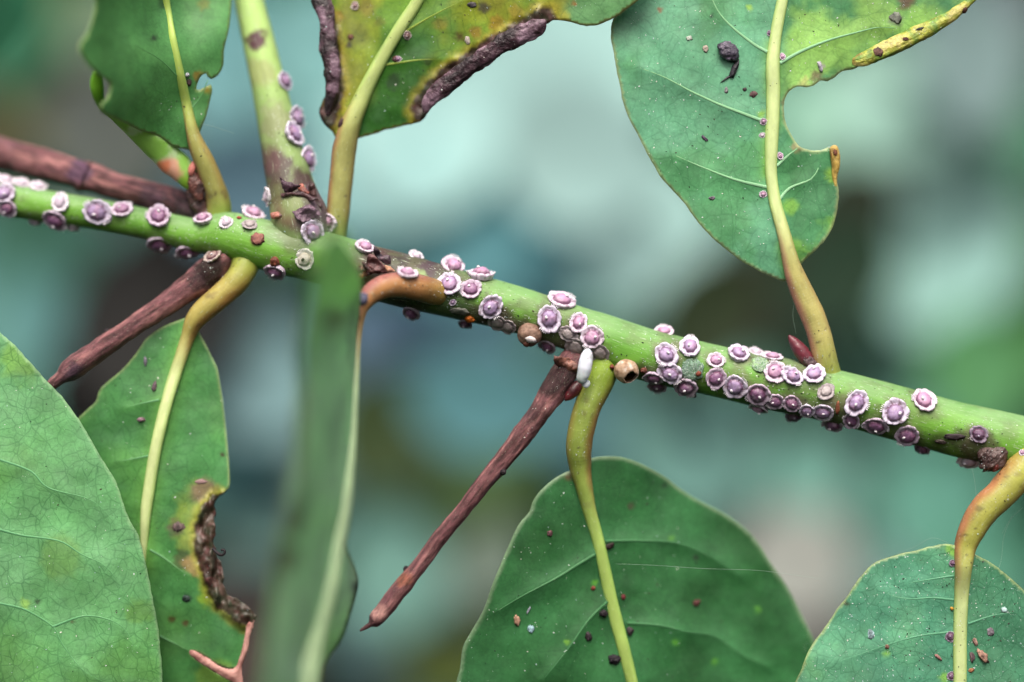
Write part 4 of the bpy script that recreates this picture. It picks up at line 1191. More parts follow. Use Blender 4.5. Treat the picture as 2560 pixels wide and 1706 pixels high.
def insect_meshes(kind, seed):
    """wax skirt, domed shell, white dorsal knob and two fringes of wax tufts, radius 1, sitting on z = 0"""
    r_ = random.Random(seed)
    seg = 56
    lobes = r_.choice((7, 8, 8, 9))
    ph = [r_.uniform(0.6, 1.5) for _ in range(lobes)]
    cum = np.concatenate(([0], np.cumsum(ph))) / sum(ph)
    am = [r_.uniform(0.6, 1.3) for _ in range(lobes)]

    def lobe(th):
        x = (th / (2 * math.pi)) % 1.0
        k = int(np.searchsorted(cum, x, 'right')) - 1
        k = min(max(k, 0), lobes - 1)
        return abs(math.sin(math.pi * (x - cum[k]) / (cum[k + 1] - cum[k]))) ** 0.6 * am[k]
    flat = {'g': 0.55, 'h': 0.8}.get(kind, 1.0) * r_.uniform(0.8, 1.12)
    w1, w2, w3 = r_.uniform(-0.1, 0.1), r_.uniform(-0.09, 0.09), r_.uniform(-0.07, 0.07)
    p1, p2_, p3 = (r_.uniform(0, 6.28) for _ in range(3))
    age = r_.random()
    prof = [(0.50, 0.32), (0.60, 0.23), (0.68, 0.21), (0.77, 0.24), (0.87, 0.28), (0.95, 0.27), (1.0, 0.20), (0.99, 0.12), (0.93, 0.04), (0.85, -0.12)]
    prof = [(a, b_ * flat) for a, b_ in prof]

    def rmod(th, i):
        return 1 + (0.095 * lobe(th) - 0.05) * (i / 6.0 if i < 7 else 1.0) + 0.02 * math.sin(11 * th + seed) + (w1 * math.cos(th + p1) + w2 * math.cos(2 * th + p2_) + w3 * math.cos(3 * th + p3)) * i / 9.0

    def hmod(th, i):
        return (0.09 * (lobe(th) - 0.5) * (1 if 3 < i < 8 else 0.15)) * flat
    V, F = ring_mesh(prof, seg, rmod, hmod)
    V = np.array(V)
    jit = fbm(V * 5 + seed, 3)
    V[:, 2] += 0.07 * jit * sstep(0.55, 0.8, np.hypot(V[:, 0], V[:, 1]))
    V[:, :2] *= (1 + 0.03 * fbm(V * 7 + seed + 3, 2))[:, None]
    rim = {'m': (222, 214, 234), 'p': (230, 216, 232), 'd': (204, 186, 206), 'w': (228, 224, 232), 'g': (166, 158, 160), 'b': (206, 192, 182), 'h': (224, 226, 216), 'k': (150, 136, 156)}[kind]
    dome = {'m': (172, 148, 188), 'p': (194, 150, 184), 'd': (142, 102, 138), 'w': (206, 190, 208), 'g': (168, 158, 158), 'b': (142, 112, 104), 'h': (214, 210, 196), 'k': (112, 84, 110)}[kind]
    pit = {'g': (110, 100, 100), 'h': (190, 180, 160), 'w': (160, 150, 160)}.get(kind, (92, 42, 70))
    c = np.repeat(alb(rim)[None], len(V), 0)
    rad = np.hypot(V[:, 0], V[:, 1])
    th = np.arctan2(V[:, 1], V[:, 0])
    pink = sstep(0.80, 0.62, rad)
    c = mixc(c, alb(tuple(0.75 * np.array(dome) + 0.25 * np.array(rim))), pink * 0.8)
    pits = sstep(0.1, 0.8, np.cos(th * lobes / 1.0 + seed) + 0.6 * fbm(V * 3 + seed, 2)) * sstep(0.80, 0.62, rad)
    c = mixc(c, alb(pit), np.clip(pits * 1.0, 0, 1) * 0.95)
    c = mixc(c, alb((112, 92, 100)), (0.45 + 0.5 * age) * sstep(0.25 - 0.3 * age, 0.5, fbm(V * 5 + seed + 9, 4)))
    c = mixc(c, alb((120, 92, 110)), 0.6 * np.array([sstep(0.45, 0.1, lobe(a_ % (2 * math.pi))) for a_ in th]) * sstep(0.7, 0.9, rad))
    out = {'wax_skirt': (V, F, c, M_WAX)}
    # dome
    n = 9
    prof = [(0.64 * math.sin(a) if a else 0.0001, 0.16 + (0.44 * flat) * math.cos(a) ** 0.8) for a in np.linspace(math.pi / 2 * 0.999, 0, n)]
    ox, oy = r_.uniform(-0.06, 0.06), r_.uniform(-0.06, 0.06)
    V, F = ring_mesh(prof, 36, lambda th, i: 1 + 0.05 * math.sin(3 * th + seed) + 0.04 * math.sin(lobes * th))
    V = np.array(V)
    V[:, 2] += 0.06 * fbm(V * 3.2 + seed, 3)
    V[:, 0] += ox
    V[:, 1] += oy
    F.append(tuple(range((n - 1) * 36, n * 36)))
    rad = np.hypot(V[:, 0] - ox, V[:, 1] - oy)
    c = np.repeat(alb(dome)[None], len(V), 0)
    c = mixc(c, alb(tuple(np.minimum(255, np.array(dome) * 1.16))), sstep(0.35, 0.0, rad) * 0.8)
    c = mixc(c, alb((190, 134, 158)), sstep(0.1, 0.5, fbm(V * 1.8 + seed, 3)) * (0.4 if kind in 'mpd' else 0))
    c = mixc(c, alb(pit), sstep(0.48, 0.60, rad) * 0.75)
    c = mixc(c, alb(pit), 0.4 * sstep(0.2, 0.5, fbm(V * 5 + seed + 4, 3)))
    c = mixc(c, alb((196, 182, 194)), 0.5 * age * sstep(0.0, 0.5, fbm(V * 4 + seed + 14, 4)))
    out['dome'] = (V, F, c, M_DOME)
    # dorsal knob
    if kind in 'mpdwbk':
        a = r_.uniform(0, 6.28)
        rr = r_.uniform(0.12, 0.34)
        v, f = lump((0.15, 0.115, 0.10), 0.12, 1.6, seed, 2)
        v = v + (rr * math.cos(a) + ox, rr * math.sin(a) + oy, 0.16 + 0.5 * flat * math.sqrt(max(0, 1 - (rr / 0.6) ** 2)) + 0.03)
        out['wax_knob'] = (v, f, np.repeat(alb((236, 230, 236) if kind != 'k' else (180, 170, 190))[None], len(v), 0), M_WAX)
    elif kind == 'h':
        v, f = lump((0.17, 0.15, 0.06), 0.3, 1.6, seed, 2)
        v = v + (0.05, 0, 0.56)
        out['dark_hole'] = (v, f, np.repeat(alb((48, 40, 36))[None], len(v), 0), M_DEBRIS)
    # white fringes
    a0 = r_.uniform(0, 6.28)
    for k in range(2):
        Vt, Ft = [], []
        a1 = a0 + k * math.pi + r_.uniform(-0.3, 0.3)
        for j in range(r_.choice((4, 5, 6))):
            aa = a1 + (j - 2) * 0.13
            v, f = lump((0.17, 0.045, 0.04), 0.2, 2, seed + j, 1)
            ca, sa = math.cos(aa), math.sin(aa)
            rr = 0.98 + r_.uniform(0, 0.06)
            q = np.column_stack((v[:, 0] * ca - v[:, 1] * sa + rr * ca, v[:, 0] * sa + v[:, 1] * ca + rr * sa, v[:, 2] + v[:, 0] * 0.6 + 0.25 * flat))
            Ft += [tuple(i + len(Vt) for i in g) for g in f]
            Vt += [tuple(x) for x in q]
        out['wax_tuft' if k == 0 else 'wax_tuft.001'] = (np.array(Vt), Ft, np.repeat(alb((240, 236, 242) if kind not in 'gk' else (180, 174, 180))[None], len(Vt), 0), M_WAX)
    return out


LIB = {}


def insect_lib(kind, i):
    key = (kind, i)
    if key not in LIB:
        L = {}
        for nm, (V, F, c, mat) in insect_meshes(kind, 3 + i * 7 + ord(kind)).items():
            o = mkobj(nm.split('.')[0], V, F, mat, None, c)
            L[nm] = o.data
            bpy.data.objects.remove(o)
        LIB[key] = L
    return LIB[key]


KINDW = {'m': 'mauve', 'p': 'pink', 'd': 'dark maroon', 'w': 'whitish', 'g': 'grey papery', 'b': 'brownish', 'h': 'white hollow', 'k': 'sooty purple'}
GROUP = 'scale insects on the branch'
ins_rng = random.Random(5)


def insect(x, y, r, kind, label, tree=None, squash=1.0, face=0.0):
    loc, nor = land(x, y, tree or T_ALL)
    n = Vector(nor).normalized()
    tocam = (CAM - loc).normalized()
    if n.dot(tocam) < -0.2:
        n = (n - tocam * (n.dot(tocam) + 0.2)).normalized()
    n = (n * (1 - face) + tocam * face).normalized()
    n = (n + Vector([ins_rng.gauss(0, 0.09) for _ in range(3)])).normalized()
    k = r / S * (D + loc.y) / D * ins_rng.uniform(1.0, 1.06)
    root = empty('scale_insect', loc - n * k * 0.02)
    m3 = frame(n, ins_rng.uniform(0, 6.28))
    root.rotation_euler = m3.to_euler()
    root.scale = (k * 1.02, k * ins_rng.uniform(0.82, 1.0), k * squash * ins_rng.uniform(0.8, 1.15))
    tag(root, label, 'scale insect', GROUP)
    for nm, me in insect_lib(kind, ins_rng.randrange(10)).items():
        o = bpy.data.objects.new(nm.split('.')[0], me)
        COL.objects.link(o)
        o.parent = root
    return root


far_row = 'pale scale insect in the blurred row along the stem\'s upper edge below the dead twig'
INS = [
    (12, 486, 28, 'm', 'mauve scale insect at the cut-off end of the stem, upper of a pair'), (20, 521, 26, 'd', 'dark mauve scale insect at the cut-off end of the stem, lower of a pair'),
    (15, 437, 24, 'w', far_row), (55, 448, 22, 'w', far_row), (97, 459, 20, 'w', far_row),
    (151, 508, 26, 'w', 'small frosty white star-shaped scale insect above a mauve one'), (138, 549, 31, 'd', 'dark mauve scale insect just below the frosty white star-shaped one'),
    (88, 556, 15, 'w', 'tiny white wax tufted insect under the stem by the outer side of the star-shaped one'), (182, 568, 17, 'w', 'tiny white tufted insect under the stem between star-shaped and large mauve ones'),
    (244, 531, 34, 'm', 'large mauve scale insect touching a smaller pink one on bright green stem'), (304, 526, 28, 'p', 'pink scale insect beside the large mauve one, under the dead twig'),
    (398, 543, 34, 'd', 'single dark magenta scale insect with even white ring, below the dead twig'), (508, 549, 27, 'p', 'flat pink scale insect just below the bitten leaf\'s stalk'),
    (399, 611, 34, 'd', 'big brownish-purple scale insect hanging under the stem with thick white hood'), (467, 630, 27, 'd', 'smaller hooded scale insect under the stem, next to the thick white-hooded one'), (532, 641, 24, 'b', 'brownish scale insect on the dark collar of the short twig'),
    (565, 557, 17, 'w', 'small broken white wax insect between leaf stalk and grey star'), (624, 562, 19, 'g', 'small grey star-shaped wax insect with dark centre near the upright shoot'), (634, 528, 28, 'p', 'tilted pink and white scale insect beside the upright shoot\'s base'),
    (671, 492, 22, 'w', 'pale scale insect seen edge-on low on the upright shoot'), (780, 582, 33, 'm', 'large lilac scale insect with ragged white rim below the upright shoot'), (823, 556, 24, 'p', 'pink scale insect wedged between the upright shoot and the yellow leaf\'s stalk'),
    (763, 649, 25, 'h', 'white empty scale cover with dark hole beside the blurred leaf'), (689, 678, 31, 'd', 'dark scale insect under the stem with a brown crumb above it'), (911, 620, 25, 'p', 'pink scale insect with white spikes above the brown bud scale'),
    (1018, 685, 27, 'p', 'pink scale insect sitting on the bent reddish leaf stalk'), (1040, 640, 20, 'w', 'small scale insect seen edge-on above the purple-grey bark patch'),
    (1131, 668, 33, 'p', 'pink scale insect, top of the cluster of four past the bent stalk'), (1123, 711, 29, 'm', 'mauve scale insect, lower one next to the bent stalk in the cluster of four'), (1201, 691, 34, 'p', 'wide pink scale insect at the outer end of the cluster of four'), (1177, 723, 27, 'd', 'dark pink scale insect, lowest of the cluster of four'),
    (1228, 769, 31, 'm', 'mauve scale insect above the grey papery crust'), (1243, 806, 25, 'g', 'grey papery crust of a dead scale insect below a mauve one'), (1270, 817, 22, 'g', 'smaller grey crust of a dead scale insect beside the brown dome'),
    (1027, 791, 25, 'd', 'dark scale insect with white tips hanging under the bent node'), (1162, 816, 19, 'k', 'little dark scale insect under the stem by the amber drop'), (1132, 756, 9, 'm', 'tiny mauve scale insect alone below the cluster of four'),
    (710, 203, 27, 'm', 'lilac scale insect highest on the upright shoot'), (741, 294, 29, 'm', 'lilac scale insect on the upright shoot, upper of the touching pair'), (733, 335, 31, 'm', 'lilac scale insect on the upright shoot, lower of the touching pair'), (768, 398, 30, 'm', 'lilac scale insect lowest on the outer edge of the upright shoot'),
    (1403, 754, 34, 'p', 'pink scale insect with white knob on the stem\'s upper edge, above a mauve one'), (1373, 797, 32, 'm', 'round mauve scale insect beside the brown dome'), (1445, 808, 26, 'p', 'pink scale insect over the grey crusts near the white case'), (1480, 843, 28, 'p', 'pink scale insect just above the white case'),
    (1421, 835, 23, 'g', 'grey crust of a dead scale insect between the pink ones above the white case'), (1440, 869, 30, 'g', 'grey papery crust beside the tip of the white case'), (1500, 884, 26, 'g', 'grey papery crust between the white case and the hollow shell'), (1366, 872, 26, 'd', 'dark scale insect under the brown dome'),
    (1660, 828, 24, 'p', 'single pink scale insect with spikes on the stem\'s bare upper edge'), (1665, 887, 31, 'm', 'mauve scale insect, top of the cluster near the hollow shell'), (1724, 870, 31, 'm', 'lilac scale insect above the green fuzzy patch'), (1675, 932, 31, 'm', 'mauve scale insect beside the green fuzzy patch'), (1634, 944, 25, 'd', 'dark scale insect between the hollow shell and the fuzzy patch'),
    (1643, 970, 26, 'd', 'dark scale insect hanging under the cluster near the hollow shell'), (1715, 966, 30, 'd', 'dark red scale insect with white knob under the green fuzzy patch'), (1724, 992, 18, 'k', 'little insect with white tips hanging below the dark red one'), (1790, 902, 21, 'p', 'small pink scale insect alone between fuzzy patches'),
    (1845, 887, 28, 'm', 'lilac scale insect with spiky fringe before the pale fuzzy patch'), (1891, 876, 21, 'w', 'pale scale insect edge-on on the stem\'s top, before the red bud'), (1790, 946, 28, 'd', 'reddish scale insect at the start of the dense row'), (1839, 965, 31, 'm', 'purple scale insect second in the dense row'), (1895, 985, 30, 'd', 'reddish scale insect third in the dense row'), (1897, 1018, 23, 'p', 'pink scale insect hanging below the third of the dense row'),
    (1931, 893, 26, 'p', 'pink scale insect with spiky rim directly under the red bud'), (1938, 930, 28, 'p', 'bright pink scale insect below the spiky one under the red bud'), (1980, 942, 27, 'm', 'mauve scale insect between the bright pink one and the ragged one'), (2035, 937, 30, 'm', 'ragged dusty mauve scale insect below the broad leaf\'s stalk'), (2064, 979, 23, 'g', 'flat grey-brown papery scale insect below the ragged dusty one'),
    (1938, 1003, 23, 'd', 'small dark scale insect in the middle of the dense row'), (1980, 1008, 24, 'd', 'small reddish scale insect in the middle of the dense row'), (2017, 1026, 21, 'm', 'small crowded mauve scale insect late in the dense row'), (1984, 1042, 21, 'k', 'sooty scale insect with white knob hanging under the dense row'), (2057, 1030, 26, 'm', 'mauve scale insect with white knob near the end of the dense row'),
    (2082, 1063, 25, 'd', 'dark scale insect under the end of the dense row'), (2128, 1051, 24, 'd', 'dark scale insect touching a big lilac one above it'), (2142, 1007, 32, 'm', 'big round lilac scale insect with scalloped white rim after the dense row'), (2235, 1031, 33, 'm', 'big mauve scale insect with white spot, upper of two touching'), (2189, 1064, 30, 'd', 'dark mauve scale insect, lower of two touching'),
    (2309, 1003, 32, 'p', 'single pink scale insect with dark pits on open green stem'), (2268, 1088, 32, 'd', 'dark red scale insect with white spot at the stem\'s lower edge'), (2304, 1123, 22, 'k', 'small sooty insect hanging below the dark red white-spotted one'), (2446, 1086, 22, 'k', 'spiny dark insect alone above the brown knobbly bud'), (2421, 1157, 25, 'w', 'pale scale insect seen edge-on under the stem by the silk'),
]
T_STEM = bvh('stem')
for (x, y, r, k, lab) in INS:
    insect(x, y, r, k, lab, T_STEM if lab == far_row else None)

# sticky grime round the insects, a coat on the stem itself
a_ = stem.data.attributes['Col']
buf = np.zeros(len(a_.data) * 4, np.float32)
a_.data.foreach_get('color', buf)
buf = buf.reshape(-1, 4)
pos_ = np.zeros(len(stem.data.vertices) * 3, np.float32)
stem.data.vertices.foreach_get('co', pos_)
spx = to_px(pos_.reshape(-1, 3).astype(float))
front = pos_.reshape(-1, 3)[:, 1] < 0.75
gr = random.Random(8)
cc_ = buf[:, :3].astype(float)
cs = stains(cc_.copy(), spx, [(x + gr.uniform(-8, 8), y + gr.uniform(-4, 12), r * gr.uniform(1.2, 1.7), gr.choice([(92, 96, 66), (110, 108, 84), (84, 78, 62)]), gr.uniform(0.25, 0.7)) for (x, y, r, k, lab) in INS if x > 850], 30.0)
cc_[front] = cs[front]
buf[:, :3] = cc_
a_.data.foreach_set('color', buf.ravel())

# small scales on leaf ribs
for (x, y, r, k, lab) in [(1956, 142, 9, 'p', 'tiny pink scale insect where the broad leaf\'s side vein meets its rib'), (1909, 304, 9, 'p', 'tiny pink scale insect touching the broad leaf\'s rib, upper of two'), (1906, 338, 8, 'w', 'tiny pale scale insect touching the broad leaf\'s rib, lower of two'),
                          (1950, 390, 9, 'p', 'tiny pink scale insect on the broad leaf\'s rib opposite the bite'), (1908, 486, 9, 'p', 'tiny pink scale insect low on the broad leaf\'s rib'), (1925, 84, 8, 'k', 'tiny dark scale insect high on the broad leaf\'s rib'),
                          (888, 15, 11, 'b', 'small brown-centred scale insect on the yellow leaf between its rib and withered edge'), (1018, 88, 11, 'b', 'small brown scale insect against the yellow leaf\'s rib'), (995, 148, 9, 'd', 'tiny dark red scale insect against the yellow leaf\'s rib'),
                          (2376, 1592, 13, 'k', 'lilac woolly lump against the dusty leaf\'s rib, upper'), (2379, 1690, 11, 'k', 'lilac woolly lump against the dusty leaf\'s rib, lower'), (2381, 1408, 9, 'k', 'dark lump at the top of the dusty leaf\'s rib'), (2556, 1132, 8, 'p', 'tiny orange-pink scale insect on the stem above the lowest stalk')]:
    insect(x, y, r, k, lab, T_LEAF)

# ------------------------------------------------------------------ other things on the branch


def thing_lump(name, label, cat, x, y, size, colr, tree, amp=0.3, freq=1.6, sub=3, mat=None, colr2=None, group=None, spin=0.0, lift=0.35):
    loc, nor = land(x, y, tree)
    m3 = frame(nor, 0, up=(math.cos(spin), 0, math.sin(spin)))
    v, f = lump([s / S for s in size], amp, freq, x * 0.37, sub)
    c = np.repeat(alb(colr)[None], len(v), 0)
    if colr2:
        c = mixc(c, alb(colr2), sstep(-0.1, 0.35, fbm(v * 14 + x, 3)))
    o = mkobj(name, v, f, mat or M_DEBRIS, None, c, v)
    o.location = Vector(loc) + m3 @ Vector((0, 0, size[2] / S * lift))
    o.rotation_euler = m3.to_euler()
    tag(o, label, cat, group)
    return o


def cap_thing(name, label, cat, x, y, r, colr, tree):
    """a round shell with a broken hole, with thickness"""
    loc, nor = land(x, y, tree)
    n = (Vector(nor) * 0.7 + (CAM - loc).normalized() * 0.5).normalized()
    m3 = frame(n, 0, up=(1, 0, 0))
    V, F = ICO[4]
    hole = np.array((0.52, -0.28, 0.80))
    hole = hole / np.linalg.norm(hole)
    ang = np.arccos(np.clip(V @ hole, -1, 1)) + 0.22 * fbm(V * 3.1 + 4, 3)
    keep = ang > 0.56
    F2 = [f for f in F if all(keep[i] for i in f)]
    v = V * (1 + 0.06 * fbm(V * 3, 4))[:, None] * (r / S)
    v[:, 2] *= 0.9
    c = np.repeat(alb(colr)[None], len(v), 0)
    c = mixc(c, alb((232, 224, 214)), sstep(0.0, 0.4, fbm(V * 2.5 + 7, 4)) * 0.9)
    c = mixc(c, alb((140, 104, 76)), sstep(0.05, 0.4, fbm(V * 4 + 2, 4)) * 0.8)
    root = empty(name, Vector(loc) + m3 @ Vector((0, 0, r / S * 0.45)))
    root.rotation_euler = m3.to_euler()
    sh = mkobj('shell', v, F2, M_CRISP2, root, c, v)
    so = sh.modifiers.new('thickness', 'SOLIDIFY')
    so.thickness = 0.012
    v2, f2 = ICO[3]
    v2 = v2 * (r / S * 0.84)
    mkobj('inner_wall', v2, [f for f in f2 if (v2[list(f)].mean(0) @ hole) < r / S * 0.35], M_DEBRIS, root, np.repeat(alb((74, 54, 22))[None], len(v2), 0), v2)
    tag(root, label, cat)
    return root


M_CRISP2 = obj_mat('dry_shell', 0.6, 0.3, 0.25, 20.0, 0.03)
cap_thing('empty_shell', 'round tan empty shell with a jagged dark hole above the thick green stalk', 'insect shell', 1568, 922, 31, (186, 158, 132), T_ALL)
root = thing_lump('brown_shell', 'round brown fibrous shell between mauve scale insects and grey crusts', 'insect shell', 1326, 830, (31, 31, 28), (150, 122, 106), T_ALL, 0.10, 2.2, 4, M_CRISP2, (120, 92, 78))
v, f = lump((0.1, 0.07, 0.045), 0.3, 2, 3.0, 2)
mkobj('wax_patch', v + np.array((0.05, 0.06, 0.165)), f, M_WAX, root, np.repeat(alb((222, 214, 214))[None], len(v), 0), v)
v, f = lump((0.06, 0.05, 0.03), 0.4, 2, 8.0, 2)
mkobj('dark_pit', v + np.array((-0.02, -0.05, 0.19)), f, M_DEBRIS, root, np.repeat(alb((92, 56, 44))[None], len(v), 0), v)

# white case
root = empty('white_case', P(1462, 915, -0.22))
s_ = sweep([(1471, 873, -0.20, 3), (1470, 877, -0.21, 9), (1468, 886, -0.23, 14), (1465, 902, -0.25, 17), (1462, 920, -0.26, 17.5), (1459, 935, -0.25, 16), (1455, 945, -0.24, 14), (1456, 951, -0.23, 12), (1458, 956, -0.22, 9)], 28, 0.012, (True, True),
           lambda q, s, th, L: 0.03 * fbm(q * 8, 3) + 0.012 * np.sin(s * 60), squash=0.9)
c = np.repeat(alb((222, 228, 240))[None], len(s_['V']), 0)
c = mixc(c, alb((198, 212, 214)), sstep(0.5, 0.9, s_['t']))
c = mixc(c, alb((150, 150, 140)), 0.6 * sstep(0.25, 0.5, fbm(s_['V'] * 9, 4)))
o = mkobj('case', s_['V'], s_['F'], obj_mat('white_case', 0.45, 0.4, 0.06, 14.0, 0.006, 0.3), root, c, s_['tc'])
inv = Matrix.Translation(root.location).inverted()
o.matrix_parent_inverse = inv
s_ = sweep([(1459, 950, -0.2, 7), (1463, 957, -0.2, 11), (1467, 963, -0.2, 10), (1470, 968, -0.2, 4)], 18, 0.012, (True, True), lambda q, s, th, L: 0.3 * fbm(q * 12, 3), squash=0.35)
o = mkobj('torn_flap', s_['V'], s_['F'], M_WAX, root, np.repeat(alb((200, 210, 216))[None], len(s_['V']), 0), s_['tc'])
o.matrix_parent_inverse = inv
tag(root, 'smooth white oval case with a torn lower end, stuck by the dead twig collar', 'insect case')

# fuzzy patches
for (x, y, r, lab, cl) in [(1732, 924, 27, 'grey-green fuzzy round mould patch below a lilac scale insect', (138, 170, 150)), (1900, 912, 22, 'pale green fuzzy mould patch below the red bud', (150, 184, 136))]:
    loc, nor = land(x, y, T_ALL)
    m3 = frame(nor)
    root = empty('mould_patch', loc)
    root.rotation_euler = m3.to_euler()
    v, f = lump((r / S, r / S, 0.05), 0.25, 2.0, x, 4, 5)
    c = mixc(np.repeat(alb(cl)[None], len(v), 0), alb((96, 136, 100)), sstep(0, 0.3, fbm(v * 30, 3)))
    mkobj('crust', v, f, M_DEBRIS, root, c, v)
    Vt, Ft = [], []
    for i in range(170):
        a, rr = rng.uniform(0, 6.28), r / S * math.sqrt(rng.random())
        b0 = np.array((rr * math.cos(a), rr * math.sin(a), 0.05 * math.sqrt(max(0, 1 - (rr * S / r) ** 2))))
        dv_ = np.array((rng.uniform(-1, 1), rng.uniform(-1, 1), rng.uniform(0.1, 0.7))) * 0.045
        sd_ = np.array((-dv_[1], dv_[0], 0)) * 0.09
        i0 = len(Vt)
        Vt += [tuple(b0 - sd_), tuple(b0 + sd_), tuple(b0 + dv_), tuple(b0 + dv_ * 0.5 + (0, 0, 0.006))]
        Ft += [(i0, i0 + 1, i0 + 2), (i0, i0 + 3, i0 + 2), (i0 + 1, i0 + 2, i0 + 3)]
    o = mkobj('fibres', Vt, Ft, M_DUST, root, np.repeat(alb((206, 222, 210))[None], len(Vt), 0))
    tag(o, kind='stuff')
    tag(root, lab, 'mould')
    if x < 1800:
        v, f = lump((0.05, 0.045, 0.03), 0.3, 2, 3.1, 2)
        mkobj('crumb', v + np.array((-0.02, 0.11, 0.05)), f, M_DEBRIS, root, np.repeat(alb((134, 70, 54))[None], len(v), 0), v)

# crumbs
for (nm, lab, cat, x, y, sz, cl, cl2) in [
    ('seed_crumb', 'tiny red-brown round crumb touching the hollow shell on its stalk side', 'crumb', 1529, 918, (6, 6, 6), (120, 60, 44), None),
    ('seed_crumb', 'small dark brown round crumb between the hollow shell and the dark scale insect', 'crumb', 1609, 925, (8, 8, 8), (104, 60, 48), None),
    ('amber_drop', 'amber orange drop on the sooty underside of the stem', 'resin drop', 1175, 796, (12, 9, 8), (176, 92, 20), (120, 60, 16)),
    ('bark_crumb', 'red-brown rough scab on the stem between leaf stalk and white empty cover', 'crumb', 645, 598, (18, 15, 4), (150, 98, 88), (110, 70, 66)),
    ('bark_crumb', 'brown crumbly stalk above the dark underside insect', 'crumb', 688, 654, (12, 14, 10), (150, 84, 62), (104, 56, 44)),
    ('bark_crumb', 'tiny red crumb on the stem near the small grey star', 'crumb', 598, 546, (6, 4, 4), (160, 70, 60), None),
    ('soot_crust', 'thin black branching soot crust on open green stem near the spiny dark insect', 'crust', 2385, 1092, (26, 8, 4), (62, 52, 56), None),
    ('soot_crust', 'small black soot speckle beside the spiny dark insect', 'crust', 2352, 1104, (14, 6, 4), (66, 58, 54), None),
    ('bark_fibre', 'reddish dry fibre lying among the end of the dense insect row', 'fibre', 2094, 1020, (5, 18, 5), (150, 92, 66), (110, 70, 54)),
    ('grey_crust', 'grey dried crust patch on the dark stem underside near the amber drop', 'crust', 1150, 778, (24, 12, 4), (110, 112, 104), (70, 76, 64)),
]:
    thing_lump(nm, lab, cat, x, y, sz, cl, T_ALL, 0.45, 2.4, 3, None, cl2)

